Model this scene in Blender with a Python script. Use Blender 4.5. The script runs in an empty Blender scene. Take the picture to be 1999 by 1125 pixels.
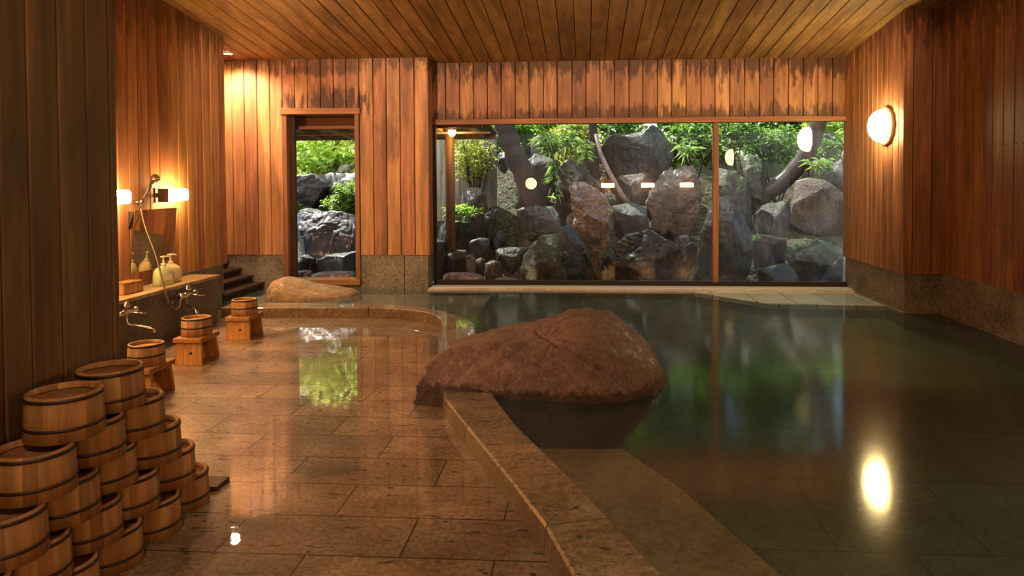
import bpy, bmesh, math, random
import numpy as np
from mathutils import Vector, Matrix, noise
random.seed(7); np.random.seed(7)
PI = math.pi
SC = bpy.context.scene
COL = SC.collection
# ------------------------------------------------------------------ camera frame (1999 x 1125)
F, CX, CY = 1400.0, 1052.0, 386.9
PITCH, ROLL, YAW, HC = math.radians(1.49), math.radians(.25), math.radians(3.66), 1.30
_rt = np.array([math.cos(YAW), math.sin(YAW), 0]); _fh = np.array([-math.sin(YAW), math.cos(YAW), 0])
FW = _fh*math.cos(PITCH) - np.array([0, 0, 1])*math.sin(PITCH)
_dn = np.cross(FW, _rt)
RT = math.cos(ROLL)*_rt + math.sin(ROLL)*_dn
DN = math.cos(ROLL)*_dn - math.sin(ROLL)*_rt
EYE = np.array([0, 0, HC])
def ray(u, v): return (u-CX)/F*RT + (v-CY)/F*DN + FW
def atZ(u, v, z): d = ray(u, v); return EYE + d*(z-HC)/d[2]
def atY(u, v, y): d = ray(u, v); return EYE + d*y/d[1]
def X_at(u, v, x): d = ray(u, v); return EYE + d*x/d[0]
def atP(u, v, y0, k, x0):                    # plane Y = y0 + k (X - x0)
    d = ray(u, v); return EYE + d*(y0-k*x0)/(d[1]-k*d[0])
WZ = .075                                     # bath water level; wash floor is z = 0
def ceil_z(y): return 2.775 - .122*(y-6.9)
# ------------------------------------------------------------------ object helpers
def tag(o, label=None, cat=None, group=None, kind=None):
    if label: o['label'] = label
    if cat: o['category'] = cat
    if group: o['group'] = group
    if kind: o['kind'] = kind
    return o
def empty(name, loc, rz=0):
    o = bpy.data.objects.new(name, None); COL.objects.link(o)
    o.location = loc; o.rotation_euler = (0, 0, rz); o.empty_display_size = .1
    return o
def kids(o): return [c for c in bpy.data.objects if c.parent == o]
def copy_tree(o, parent=None):
    c = o.copy(); COL.objects.link(c)
    if parent is not None: c.parent = parent
    for ch in kids(o): copy_tree(ch, c)
    return c
class MB:
    def __init__(s): s.v = []; s.f = []; s.r = []; s.m = []; s.sm = []
    def add(s, vs, fs, r=0.0, m=0, smooth=False):
        b = len(s.v); s.v += [tuple(p) for p in vs]
        for f in fs:
            s.f.append(tuple(i+b for i in f)); s.r.append(r); s.m.append(m); s.sm.append(smooth)
    def box(s, lo, hi, r=0.0, m=0, M=None):
        x0, y0, z0 = lo; x1, y1, z1 = hi
        vs = [(x0,y0,z0),(x1,y0,z0),(x1,y1,z0),(x0,y1,z0),(x0,y0,z1),(x1,y0,z1),(x1,y1,z1),(x0,y1,z1)]
        if M is not None: vs = [M @ Vector(v) for v in vs]
        s.add(vs, [(3,2,1,0),(4,5,6,7),(0,1,5,4),(1,2,6,5),(2,3,7,6),(3,0,4,7)], r, m)
    def lathe(s, prof, n=32, r=None, m=0, M=None, smooth=True, a0=0, a1=2*PI, stave=0):
        full = abs(a1-a0-2*PI) < 1e-6; k = n if full else n+1
        vs = []
        for i in range(k):
            a = a0+(a1-a0)*i/n
            for (rad, z) in prof:
                p = Vector((rad*math.cos(a), rad*math.sin(a), z)); vs.append(M @ p if M is not None else p)
        L = len(prof); b = len(s.v); s.v += [tuple(p) for p in vs]
        for i in range(n):
            j = (i+1) % k
            rr = r if r is not None else (hash01((i//stave)*7.13+b) if stave else 0)
            for q in range(L-1):
                if prof[q][0] < 1e-7 and prof[q+1][0] < 1e-7: continue
                if prof[q][0] < 1e-7: f = (i*L+q, j*L+q+1, i*L+q+1)
                elif prof[q+1][0] < 1e-7: f = (i*L+q, j*L+q, i*L+q+1)
                else: f = (i*L+q, j*L+q, j*L+q+1, i*L+q+1)
                s.f.append(tuple(b+t for t in f)); s.r.append(rr); s.m.append(m); s.sm.append(smooth)
    def tube(s, pts, rad, n=10, r=0.0, m=0, cap=True):
        pts = [Vector(p) for p in pts]
        rads = rad if isinstance(rad, (list, tuple)) else [rad]*len(pts)
        up = Vector((0, 0, 1)); rings = []; prev = None
        for i, p in enumerate(pts):
            t = (pts[min(i+1, len(pts)-1)] - pts[max(i-1, 0)]).normalized()
            if prev is None:
                a = t.cross(up) if abs(t.dot(up)) < .95 else t.cross(Vector((1, 0, 0)))
            else: a = prev - t*prev.dot(t)
            a.normalize(); prev = a; c = t.cross(a)
            rings.append([p + (a*math.cos(2*PI*k/n)+c*math.sin(2*PI*k/n))*rads[i] for k in range(n)])
        vs = [v for rg in rings for v in rg]; fs = []
        for i in range(len(pts)-1):
            for k in range(n):
                fs.append((i*n+k, i*n+(k+1) % n, (i+1)*n+(k+1) % n, (i+1)*n+k))
        if cap:
            fs.append(tuple(reversed(range(n)))); fs.append(tuple((len(pts)-1)*n+k for k in range(n)))
        s.add(vs, fs, r, m, True)
    def build(s, name, mats, parent=None, bevel=0):
        me = bpy.data.meshes.new(name); me.from_pydata(s.v, [], s.f); 
        if not isinstance(mats, (list, tuple)): mats = [mats]
        for m in mats: me.materials.append(m)
        me.polygons.foreach_set('material_index', s.m); me.polygons.foreach_set('use_smooth', s.sm)
        a = me.attributes.new('rnd', 'FLOAT', 'FACE'); a.data.foreach_set('value', s.r)
        bm = bmesh.new(); bm.from_mesh(me); bmesh.ops.recalc_face_normals(bm, faces=bm.faces); bm.to_mesh(me); bm.free()
        me.update()
        o = bpy.data.objects.new(name, me); COL.objects.link(o)
        if parent is not None: o.parent = parent
        if bevel:
            b = o.modifiers.new('bevel', 'BEVEL'); b.width = bevel; b.segments = 2; b.limit_method = 'ANGLE'
        return o
def hash01(x): return (math.sin(x*127.1+3.7)*43758.5453) % 1.0
def tagstruct(o): o['kind'] = 'structure'; return o
# ------------------------------------------------------------------ materials
class NT:
    def __init__(s, name):
        s.mat = bpy.data.materials.new(name); s.mat.use_nodes = True
        s.t = s.mat.node_tree; s.t.nodes.clear(); s.out = s.n('ShaderNodeOutputMaterial')
    def n(s, typ, **kw):
        nd = s.t.nodes.new(typ)
        for k, v in kw.items(): setattr(nd, k, v)
        return nd
    def l(s, a, b): s.t.links.new(a, b)
    def inp(s, sock, v):
        if hasattr(v, 'is_output'): s.l(v, sock)
        else: sock.default_value = v
    def math(s, op, a, b=0, c=None, clamp=False):
        nd = s.n('ShaderNodeMath', operation=op, use_clamp=clamp); s.inp(nd.inputs[0], a); s.inp(nd.inputs[1], b)
        if c is not None: s.inp(nd.inputs[2], c)
        return nd.outputs[0]
    def pos(s): return s.n('ShaderNodeTexCoord').outputs['Object']
    def map(s, vec, scale=(1, 1, 1), loc=(0, 0, 0)):
        nd = s.n('ShaderNodeMapping'); s.l(vec, nd.inputs[0]); nd.inputs['Scale'].default_value = scale; nd.inputs['Location'].default_value = loc
        return nd.outputs[0]
    def noise(s, vec, scale, detail=4, rough=.55, dist=0):
        nd = s.n('ShaderNodeTexNoise'); s.l(vec, nd.inputs['Vector']); nd.inputs['Scale'].default_value = scale
        nd.inputs['Detail'].default_value = detail; nd.inputs['Roughness'].default_value = rough; nd.inputs['Distortion'].default_value = dist
        return nd.outputs['Fac']
    def ramp(s, fac, stops):
        nd = s.n('ShaderNodeValToRGB'); s.inp(nd.inputs[0], fac); e = nd.color_ramp.elements
        while len(e) < len(stops): e.new(.5)
        for q, (p, c) in zip(e, stops):
            q.position = p; q.color = (c, c, c, 1) if isinstance(c, (int, float)) else (*c, 1)
        return nd.outputs[0]
    def mix(s, fac, a, b, mode='MIX'):
        nd = s.n('ShaderNodeMix', data_type='RGBA', blend_type=mode); s.inp(nd.inputs[0], fac)
        s.inp(nd.inputs[6], (*a, 1) if isinstance(a, tuple) else a); s.inp(nd.inputs[7], (*b, 1) if isinstance(b, tuple) else b)
        return nd.outputs[2]
    def attr(s, name): return s.n('ShaderNodeAttribute', attribute_name=name).outputs['Fac']
    def bump(s, h, strength=.3, dist=.01):
        nd = s.n('ShaderNodeBump'); s.l(h, nd.inputs['Height']); nd.inputs['Strength'].default_value = strength; nd.inputs['Distance'].default_value = dist
        return nd.outputs[0]
    def pbr(s, col, rough=.6, metal=0, normal=None, coat=0, coat_rough=.03, spec=.5, coat_normal=None):
        p = s.n('ShaderNodeBsdfPrincipled'); s.inp(p.inputs['Base Color'], (*col, 1) if isinstance(col, tuple) else col)
        s.inp(p.inputs['Roughness'], rough); s.inp(p.inputs['Metallic'], metal); p.inputs['Specular IOR Level'].default_value = spec
        s.inp(p.inputs['Coat Weight'], coat); p.inputs['Coat Roughness'].default_value = coat_rough; p.inputs['Coat IOR'].default_value = 1.4
        if normal is not None: s.l(normal, p.inputs['Normal'])
        if coat_normal is not None: s.l(coat_normal, p.inputs['Coat Normal'])
        return p.outputs[0]
    def done(s, shader): s.l(shader, s.out.inputs[0]); return s.mat
def plain(name, col, rough=.5, metal=0, **k):
    t = NT(name); return t.done(t.pbr(col, rough, metal, **k))
def emit(name, col, strength):
    t = NT(name); e = t.n('ShaderNodeEmission'); e.inputs[0].default_value = (*col, 1); e.inputs[1].default_value = strength
    return t.done(e.outputs[0])
def sxyz(t, vec):
    nd = t.n('ShaderNodeSeparateXYZ'); t.l(vec, nd.inputs[0]); return nd.outputs
def wood(name, axis, light, dark, stain=.35, stain_z=None, rough=.55, blotch=1.3, spots=(), tiny=1.0, var=.34):
    """weathered planks; grain runs along axis; stain_z = [(z, half height, amount)] mould bands of ragged outline"""
    t = NT(name); p = t.pos(); r = t.attr('rnd')
    off = t.n('ShaderNodeCombineXYZ')
    for i in range(3): t.l(t.math('MULTIPLY', r, (37.0, 51.0, 23.0)[i]), off.inputs[i])
    add = t.n('ShaderNodeVectorMath', operation='ADD'); t.l(p, add.inputs[0]); t.l(off.outputs[0], add.inputs[1]); q = add.outputs[0]
    sc = [60*tiny]*3; sc[axis] = 2.2*tiny
    g = t.noise(t.map(q, tuple(sc)), 1, 5, .6, .4)
    sc2 = [11*tiny]*3; sc2[axis] = .8*tiny
    g2 = t.noise(t.map(q, tuple(sc2)), 1, 3, .5, .8)
    mid = tuple((a+b)*.5 for a, b in zip(light, dark))
    c = t.ramp(g, [(.3, dark), (.5, mid), (.68, light)])
    c = t.mix(t.ramp(g2, [(.35, 1.0), (.7, 0.0)]), c, tuple(x*.5 for x in mid), 'MIX') if stain else c
    # board to board variation
    hv = t.n('ShaderNodeHueSaturation'); t.l(c, hv.inputs['Color']); t.l(t.math('MULTIPLY_ADD', r, var, 1-var*.5), hv.inputs['Value'])
    t.l(t.math('MULTIPLY_ADD', r, .02, .49), hv.inputs['Hue']); c = hv.outputs[0]
    sc3 = [blotch*2.2]*3; sc3[axis] = blotch*.9
    b = t.noise(t.map(q, tuple(sc3)), 1, 5, .6, .6)
    m = t.ramp(b, [(.5, 0.0), (.72, 1.0)])
    fac = t.math('MULTIPLY', m, stain)
    X = sxyz(t, p)
    rag = t.noise(t.map(q, tuple([14 if i != axis else 3.5 for i in range(3)])), 1, 5, .65)
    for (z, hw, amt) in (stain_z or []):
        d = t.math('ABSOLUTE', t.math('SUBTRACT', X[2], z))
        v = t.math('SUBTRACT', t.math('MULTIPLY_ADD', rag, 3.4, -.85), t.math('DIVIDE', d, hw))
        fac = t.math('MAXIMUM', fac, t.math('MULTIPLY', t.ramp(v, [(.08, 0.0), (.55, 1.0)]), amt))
    for (x, z, rx, rz, amt) in spots:
        dx = t.math('DIVIDE', t.math('SUBTRACT', X[0], x), rx); dz = t.math('DIVIDE', t.math('SUBTRACT', X[2], z), rz)
        d = t.math('SQRT', t.math('ADD', t.math('MULTIPLY', dx, dx), t.math('MULTIPLY', dz, dz)))
        v = t.math('SUBTRACT', t.math('MULTIPLY_ADD', rag, 3.2, -.55), d)
        fac = t.math('MAXIMUM', fac, t.math('MULTIPLY', t.ramp(v, [(.1, 0.0), (.6, 1.0)]), amt))
    c = t.mix(fac, c, tuple(x*.16 for x in dark))
    return t.done(t.pbr(c, rough, 0, t.bump(g, .25, .002), spec=.35))
def stone(name, c1, c2, c3, scale=1.0, rough=.6, pits=.5, bump=.3, coat=0.0, moss=0.0, mosscol=(.07, .1, .02), brick=None, wave=None, joint=(.03, .018, .01)):
    t = NT(name); p = t.pos()
    n1 = t.noise(p, 3*scale, 6, .6, .3); n2 = t.noise(p, 45*scale, 3, .7)
    vo = t.n('ShaderNodeTexVoronoi'); t.l(p, vo.inputs['Vector']); vo.inputs['Scale'].default_value = 38*scale
    pit = t.ramp(vo.outputs['Distance'], [(.06, 1.0), (.2, 0.0)])
    pm = t.ramp(t.noise(p, 9*scale, 2), [(.5, 0.0), (.62, 1.0)])
    pit = t.math('MULTIPLY', pit, pm)
    if pits > .8:
        sp = t.noise(t.map(p, (11, 30, 20)), 1, 3, .6, .5)
        pit = t.math('MAXIMUM', pit, t.ramp(sp, [(.61, 0.0), (.67, 0.85)]))
    c = t.ramp(t.math('MULTIPLY_ADD', n2, .55, t.math('MULTIPLY', n1, .55)), [(.41, c2), (.54, c1), (.66, c3)])
    c = t.mix(t.math('MULTIPLY', pit, pits), c, tuple(x*.2 for x in c2))
    h = t.math('SUBTRACT', t.math('MULTIPLY_ADD', n2, .35, n1), pit)
    if brick:
        bw, rh, ox, oy, ms = brick
        br = t.n('ShaderNodeTexBrick', offset=.5, offset_frequency=2); t.l(t.map(p, (1, 1, 1), (ox, oy, 0)), br.inputs['Vector'])
        br.inputs['Scale'].default_value = 1; br.inputs['Mortar Size'].default_value = ms; br.inputs['Mortar Smooth'].default_value = .1
        br.inputs['Brick Width'].default_value = bw; br.inputs['Row Height'].default_value = rh; br.inputs['Bias'].default_value = 0
        br.inputs['Color1'].default_value = (.72, .72, .72, 1); br.inputs['Color2'].default_value = (1.12, 1.1, 1.05, 1); br.inputs['Mortar'].default_value = (1, 1, 1, 1)
        c = t.mix(1.0, c, br.outputs['Color'], 'MULTIPLY'); c = t.mix(br.outputs['Fac'], c, joint)
        h = t.math('SUBTRACT', h, t.math('MULTIPLY', br.outputs['Fac'], 1.2))
    if moss:
        gN = sxyz(t, t.n('ShaderNodeNewGeometry').outputs['Normal'])
        mm = t.math('MULTIPLY', t.ramp(t.math('MULTIPLY_ADD', gN[2], .4, t.noise(p, 5*scale, 5, .7)), [(.62, 0.0), (.82, 1.0)]), moss)
        c = t.mix(mm, c, t.ramp(n2, [(.35, tuple(x*.45 for x in mosscol)), (.65, mosscol)]))
    bn = t.bump(h, bump, .012)
    cn = None
    if coat:
        cn = t.bump(t.noise(p, wave or 9, 3, .6), .07, .006)
    return t.done(t.pbr(c, rough, 0, bn, coat, .016, coat_normal=cn, spec=.4))
def rockmat(name, c1, c2, moss=.4, scale=1.0, wet=.3, mosscol=(.06, .1, .02), rough=.55, bump=.8, spk=.75, wetline=None, spread=1.0):
    t = NT(name); p = t.pos()
    n1 = t.noise(p, 2.3*scale, 8, .62, .6); n2 = t.noise(p, 14*scale, 8, .7, .2); n3 = t.noise(p, 90*scale, 2, .6); n4 = t.noise(p, 38*scale, 4, .65)
    c = t.ramp(t.math('MULTIPLY_ADD', n2, .6, t.math('MULTIPLY', n1, .5)), [(.55-.12*spread, c2), (.55, c1), (.55+.13*spread, tuple(min(1, x*1.9) for x in c1))])
    if wetline:
        wz = t.math('MULTIPLY_ADD', t.math('SUBTRACT', n2, .5), .16, sxyz(t, p)[2])
        c = t.mix(t.ramp(t.math('SUBTRACT', wz, wetline), [(.0, .85), (.035, 0.0)]), c, (.03, .02, .013))
    c = t.mix(t.ramp(n4, [(.40, spk), (.56, 0.0)]), c, tuple(x*.45 for x in c2))
    c = t.mix(t.ramp(n3, [(.6, 0.0), (.72, .35)]), c, tuple(min(1, x*2.4+.03) for x in c1))
    gN = sxyz(t, t.n('ShaderNodeNewGeometry').outputs['Normal'])
    mm = t.math('MULTIPLY', t.ramp(t.math('MULTIPLY_ADD', gN[2], .35, n2), [(.55, 0.0), (.8, 1.0)]), moss)
    c = t.mix(mm, c, t.ramp(n3, [(.35, tuple(x*.4 for x in mosscol)), (.65, mosscol)]))
    h = t.math('ADD', t.math('MULTIPLY', n1, 1.2), t.math('MULTIPLY_ADD', n3, .14, t.math('MULTIPLY_ADD', n4, .35, t.math('MULTIPLY', n2, .7))))
    return t.done(t.pbr(c, rough, 0, t.bump(h, bump, .04*min(1, 1/scale)), coat=wet, coat_rough=.25, spec=.4))
M = {}
WL, WD = (.66, .33, .155), (.37, .15, .058)
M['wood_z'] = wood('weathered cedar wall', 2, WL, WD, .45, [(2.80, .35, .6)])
M['wood_door'] = wood('cedar by the doorway', 2, WL, WD, .45, [(2.68, .22, .8)], spots=[(-2.85, 2.16, .6, .22, .95), (-2.2, 1.75, .12, .35, .55), (-3.0, 2.55, .8, .10, .8)])
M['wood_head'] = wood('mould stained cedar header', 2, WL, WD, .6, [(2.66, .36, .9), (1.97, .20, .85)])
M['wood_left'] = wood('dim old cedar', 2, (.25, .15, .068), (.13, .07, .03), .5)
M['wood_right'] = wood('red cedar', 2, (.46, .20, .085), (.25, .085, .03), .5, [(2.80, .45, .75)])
M['wood_ceil'] = wood('cedar ceiling', 1, (.43, .255, .105), (.27, .14, .05), .4)
M['trimw'] = wood('cedar trim', 0, (.44, .20, .085), (.26, .10, .04), .3)
M['trimz'] = wood('cedar jamb', 2, (.44, .20, .085), (.26, .10, .04), .3)
M['dark'] = plain('dark gap', (.018, .009, .005), .9)
M['darkwood'] = wood('dark stair timber', 1, (.06, .025, .012), (.03, .012, .006), .3)
M['floor'] = stone('wet stone paving', (.235, .172, .13), (.12, .083, .06), (.39, .305, .24), 1.0, .45, 1.0, .6, .9, brick=(.66, .288, 1.3+.33, -2.40+.288*8, .004))
M['dado'] = stone('damp tuff dado', (.165, .145, .11), (.075, .06, .042), (.26, .23, .18), .8, .6, .6, .4, .15)
M['washstone'] = stone('grey washing counter stone', (.11, .105, .095), (.06, .055, .05), (.17, .16, .145), .8, .55, .6, .3, .2)
M['shelf'] = stone('counter top stone', (.36, .25, .15), (.2, .13, .075), (.5, .38, .25), 1, .45, .7, .3, .4)
M['coping'] = stone('wet coping stone', (.225, .175, .125), (.115, .085, .058), (.37, .305, .235), 1.0, .45, 1.0, .5, .9)
M['copside'] = stone('wet brown coping side', (.15, .095, .06), (.08, .048, .03), (.24, .17, .11), 1.0, .5, .8, .5)
M['sill'] = stone('wet pale sill stone', (.42, .34, .27), (.3, .22, .17), (.55, .47, .4), 1.0, .3, .4, .2, 1.0)
M['poolfloor'] = stone('green grey pool tile', (.075, .115, .10), (.048, .075, .066), (.115, .165, .15), .7, .6, .6, .1, 0, brick=(.62, .62, .2, .1, .006), joint=(.05, .062, .052))
M['poolstep'] = stone('submerged shelf stone', (.20, .185, .14), (.13, .12, .09), (.27, .25, .2), .8, .6, .6, .2)
M['step'] = stone('submerged tuff step', (.44, .35, .24), (.28, .215, .14), (.56, .46, .34), .8, .6, .7, .2)
M['ledge'] = stone('pale sky tinted ledge tile', (.46, .55, .56), (.36, .44, .45), (.55, .64, .66), .8, .5, .3, .2, .8, brick=(.36, .8, .1, .1, .006), joint=(.14, .12, .1))  # bluish skylight is put into the tile colour
M['boulder'] = rockmat('red brown lava', (.27, .165, .155), (.14, .082, .077), .06, 1.7, .12, (.10, .09, .03), .6, .8, .38, .46+.075+.035, 2.2)
M['stepstone'] = rockmat('tan stone', (.32, .21, .115), (.2, .125, .065), .0, 1.2, .3, bump=.5, spk=.3)
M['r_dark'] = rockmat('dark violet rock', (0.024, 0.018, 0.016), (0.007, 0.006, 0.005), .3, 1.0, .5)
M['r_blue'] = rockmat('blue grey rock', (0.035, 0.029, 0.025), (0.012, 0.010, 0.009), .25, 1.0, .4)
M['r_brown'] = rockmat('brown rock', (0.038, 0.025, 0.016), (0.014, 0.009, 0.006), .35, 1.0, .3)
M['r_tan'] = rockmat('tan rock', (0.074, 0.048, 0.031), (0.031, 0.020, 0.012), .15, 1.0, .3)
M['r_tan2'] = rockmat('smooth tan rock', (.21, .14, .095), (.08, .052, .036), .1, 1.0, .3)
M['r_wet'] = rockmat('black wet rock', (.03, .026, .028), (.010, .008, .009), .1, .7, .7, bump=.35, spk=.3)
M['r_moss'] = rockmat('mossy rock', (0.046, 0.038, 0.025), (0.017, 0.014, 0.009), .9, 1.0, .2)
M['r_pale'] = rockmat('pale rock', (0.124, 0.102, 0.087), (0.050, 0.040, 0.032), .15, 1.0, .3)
M['r_pink'] = rockmat('pinkish flat rock', (.24, .15, .12), (.12, .07, .055), .0, 1.0, .6)
M['bark'] = rockmat('fissured bark', (0.034, 0.021, 0.016), (0.011, 0.007, 0.005), .1, 3.0, .2, rough=.8)
M['bark_pale'] = rockmat('pale bark', (.3, .22, .2), (.12, .08, .07), .1, 3.0, .2, rough=.8)
M['soil'] = rockmat('leaf strewn soil', (0.031, 0.017, 0.011), (0.011, 0.006, 0.004), .5, 1.5, .0, (.045, .075, .018), .9)
M['hose'] = plain('dull metal hose', (.22, .15, .11), .4, .7)
M['rail'] = plain('sky glare sill strip', (.66, .76, .84), .25)  # pale blue stands in for sky reflected on the wet sill
M['chrome'] = plain('worn chrome', (.75, .72, .68), .16, 1)
M['hoop'] = plain('dark copper hoop', (.035, .018, .012), .45, .3)
M['hinoki'] = wood('bath bucket cypress', 2, (.62, .36, .17), (.42, .22, .09), .12, tiny=1.6, blotch=4, var=.14)
M['hinoki_dk'] = wood('aged bucket cypress', 2, (.52, .29, .13), (.38, .19, .075), .15, tiny=1.6, blotch=4, var=.14)
M['hinoki_flat'] = wood('bucket bottom board', 0, (.44, .22, .10), (.28, .125, .05), .15, tiny=1.6, blotch=4, var=.14)
M['stoolw'] = wood('cypress stool', 2, (.68, .33, .12), (.44, .18, .055), .2, tiny=1.5, blotch=4)
M['stooltop'] = wood('cypress stool seat', 1, (.64, .32, .12), (.40, .165, .05), .2, tiny=1.5, blotch=4)
M['mirror'] = plain('old mirror', (.6, .52, .42), .04, 1)
M['white_pl'] = plain('cream pump plastic', (.78, .74, .6), .35)
M['green_pl'] = plain('pale green bottle', (.50, .60, .34), .3)
M['peach_pl'] = plain('cream bottle', (.72, .62, .45), .3)
M['tealcap'] = plain('teal label', (.10, .30, .22), .4)
M['ring'] = plain('enamelled lamp ring', (.55, .33, .17), .45)
M['iron'] = plain('dark lamp bracket', (.08, .05, .03), .5, .6)
M['board'] = wood('wet dark board', 1, (.10, .05, .03), (.05, .025, .015), .3)
M['glow_globe'] = emit('lit opal globe', (1.0, .74, .31), 95)
M['glow_wash'] = emit('lit frosted glass', (1.0, .56, .20), 95)
M['glow_globe2'] = emit('lit opal globe, weaker', (1.0, .74, .34), 36)
M['glow_down'] = emit('lit downlight', (1.0, .62, .28), 90)
def watermat():
    t = NT('bath water'); p = t.pos()
    fr = t.n('ShaderNodeFresnel'); fr.inputs[0].default_value = 1.33
    bn = t.bump(t.noise(t.map(p, (1, 1.0, 1)), 2.2, 1, .5, .2), .022, .02); t.l(bn, fr.inputs['Normal'])
    tr = t.n('ShaderNodeBsdfTransparent'); tr.inputs[0].default_value = (.86, .90, .80, 1)
    gl = t.n('ShaderNodeBsdfGlossy'); gl.inputs['Roughness'].default_value = .105; t.l(bn, gl.inputs['Normal']); gl.inputs[0].default_value = (1, 1, 1, 1)
    mx = t.n('ShaderNodeMixShader'); t.l(fr.outputs[0], mx.inputs[0]); t.l(tr.outputs[0], mx.inputs[1]); t.l(gl.outputs[0], mx.inputs[2])
    sc = t.n('ShaderNodeBsdfDiffuse'); sc.inputs[0].default_value = (.36, .56, .60, 1)      # slight milkiness of the hot spring water
    m2 = t.n('ShaderNodeMixShader'); m2.inputs[0].default_value = .05; t.l(mx.outputs[0], m2.inputs[1]); t.l(sc.outputs[0], m2.inputs[2])
    return t.done(m2.outputs[0])
M['water'] = watermat()
def glassmat():
    t = NT('steamed window glass'); p = t.pos()
    lw = t.n('ShaderNodeFresnel'); lw.inputs[0].default_value = 1.45
    tr = t.n('ShaderNodeBsdfTransparent'); tr.inputs[0].default_value = (.97, .98, .97, 1)
    gl = t.n('ShaderNodeBsdfGlossy'); gl.inputs['Roughness'].default_value = .0
    m1 = t.n('ShaderNodeMixShader'); t.l(lw.outputs[0], m1.inputs[0]); t.l(tr.outputs[0], m1.inputs[1]); t.l(gl.outputs[0], m1.inputs[2])
    # condensation: thin ragged film that runs down in streaks
    fog = t.n('ShaderNodeBsdfTranslucent'); fog.inputs[0].default_value = (.8, .8, .8, 1)
    s = t.noise(t.map(p, (30, 1, .8)), 1, 4, .6); b = t.noise(p, 1.1, 3, .5)
    f = t.math('MULTIPLY', t.ramp(t.math('MULTIPLY_ADD', s, .3, t.math('MULTIPLY', b, .8)), [(.42, 0.0), (.75, 1.0)]), t.math('MULTIPLY_ADD', sxyz(t, p)[0], .012, .03))
    m2 = t.n('ShaderNodeMixShader'); t.l(f, m2.inputs[0]); t.l(m1.outputs[0], m2.inputs[1]); t.l(fog.outputs[0], m2.inputs[2])
    return t.done(m2.outputs[0])
M['glass'] = glassmat()
def leafmat(name, c1, c2, trans=.45):
    t = NT(name); r = t.attr('rnd')
    c = t.ramp(r, [(0.0, c1), (1.0, c2)])
    d = t.pbr(c, .38, spec=.5); tr = t.n('ShaderNodeBsdfTranslucent')
    t.l(t.mix(1.0, c, (1.6, 1.7, .9), 'MULTIPLY'), tr.inputs[0])
    mx = t.n('ShaderNodeMixShader'); mx.inputs[0].default_value = trans; t.l(d, mx.inputs[1]); t.l(tr.outputs[0], mx.inputs[2])
    return t.done(mx.outputs[0])
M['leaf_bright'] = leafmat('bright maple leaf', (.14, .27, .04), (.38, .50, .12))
M['leaf_sun'] = leafmat('sunlit maple leaf', (.25, .36, .07), (.62, .70, .26), .5)  # lighter leaf colour; strong sun is put into it
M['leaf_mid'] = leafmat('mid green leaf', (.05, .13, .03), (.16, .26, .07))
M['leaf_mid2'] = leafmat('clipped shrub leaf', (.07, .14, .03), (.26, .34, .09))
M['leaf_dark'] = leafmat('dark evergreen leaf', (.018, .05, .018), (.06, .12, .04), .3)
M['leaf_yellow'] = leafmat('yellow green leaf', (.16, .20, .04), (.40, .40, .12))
M['leaf_sasa'] = leafmat('bamboo grass leaf', (.08, .17, .05), (.26, .36, .14))
M['litter'] = leafmat('fallen leaf', (.11, .05, .03), (.30, .16, .10), .1)
M['fence'] = wood('silvered fence board', 2, (.42, .38, .31), (.2, .17, .13), .4)
M['post'] = wood('peeled log post', 2, (.50, .30, .15), (.36, .19, .08), .2)
M['eave'] = wood('eave timber', 1, (.72, .56, .38), (.5, .36, .23), .3)
# ------------------------------------------------------------------ room shell
def planks(name, P0, U, V, N, edges, v0, v1, mat, t=.022, b=.005, gap=.0032, backing=.05, nails=()):
    P0, U, V, N = map(Vector, (P0, U, V, N)); mb = MB()
    f = lambda g, u: g(u) if callable(g) else g
    for i in range(len(edges)-1):
        a, c = edges[i]+gap, edges[i+1]-gap; r = random.random()
        prof = [(a, -t), (a, -b*1.3), (a+b, 0), (c-b, 0), (c, -b*1.3), (c, -t)]
        vs = [P0+U*u+N*d+V*f(v0, u) for u, d in prof] + [P0+U*u+N*d+V*f(v1, u) for u, d in prof]
        mb.add(vs, [(k, k+1, k+7, k+6) for k in range(5)] + [tuple(range(5, -1, -1)), tuple(range(6, 12))], r)
    for w in nails:
        for i in range(len(edges)-1):
            for u in (edges[i]+.028, edges[i+1]-.028):
                c = P0+U*u+V*w; k = .0045
                mb.add([c+U*a+V*q+N*d for d in (0, .0012) for a, q in ((-k, -k), (k, -k), (k, k), (-k, k))], [(4, 5, 6, 7), (0, 1, 5, 4), (1, 2, 6, 5), (2, 3, 7, 6), (3, 0, 4, 7)], 0, 1)
    if backing:
        e0, e1 = edges[0]+.006, edges[-1]-.006
        vs = [P0+U*u+N*d+V*(f(g, u)+(.006 if g is v0 else -.006)) for d in (-t, -t-backing) for u, g in ((e0, v0), (e1, v0), (e1, v1), (e0, v1))]
        mb.add(vs, [(0, 1, 2, 3), (7, 6, 5, 4), (0, 4, 5, 1), (1, 5, 6, 2), (2, 6, 7, 3), (3, 7, 4, 0)], 0, 1)
    return tagstruct(mb.build(name, [mat, M['dark']]))
def edges_even(a, b, w, jit=.0):
    n = max(1, round((b-a)/w)); e = [a+(b-a)*i/n for i in range(n+1)]
    return [x+(random.uniform(-jit, jit) if 0 < i < n else 0) for i, x in enumerate(e)]
YD, YW, XB, XA, XR = 7.88, 8.10, -3.66, -1.76, 3.18
CXF = 2.85                                    # pier face towards the bath
YB = -1.3                                     # rear wall, behind the camera
# ceiling: boards run towards the window
sl = math.sqrt(1+.122**2)
planks('ceiling', (-4.7, 0, ceil_z(0)), (1, 0, 0), (0, 1/sl, -.122/sl), (0, .122/-sl, -1/sl), edges_even(0, 8.1, .16), YB*sl-.1, (YW+.1)*sl, M['wood_ceil'], backing=.12, nails=[8.0-.47*i for i in range(15)])
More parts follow.
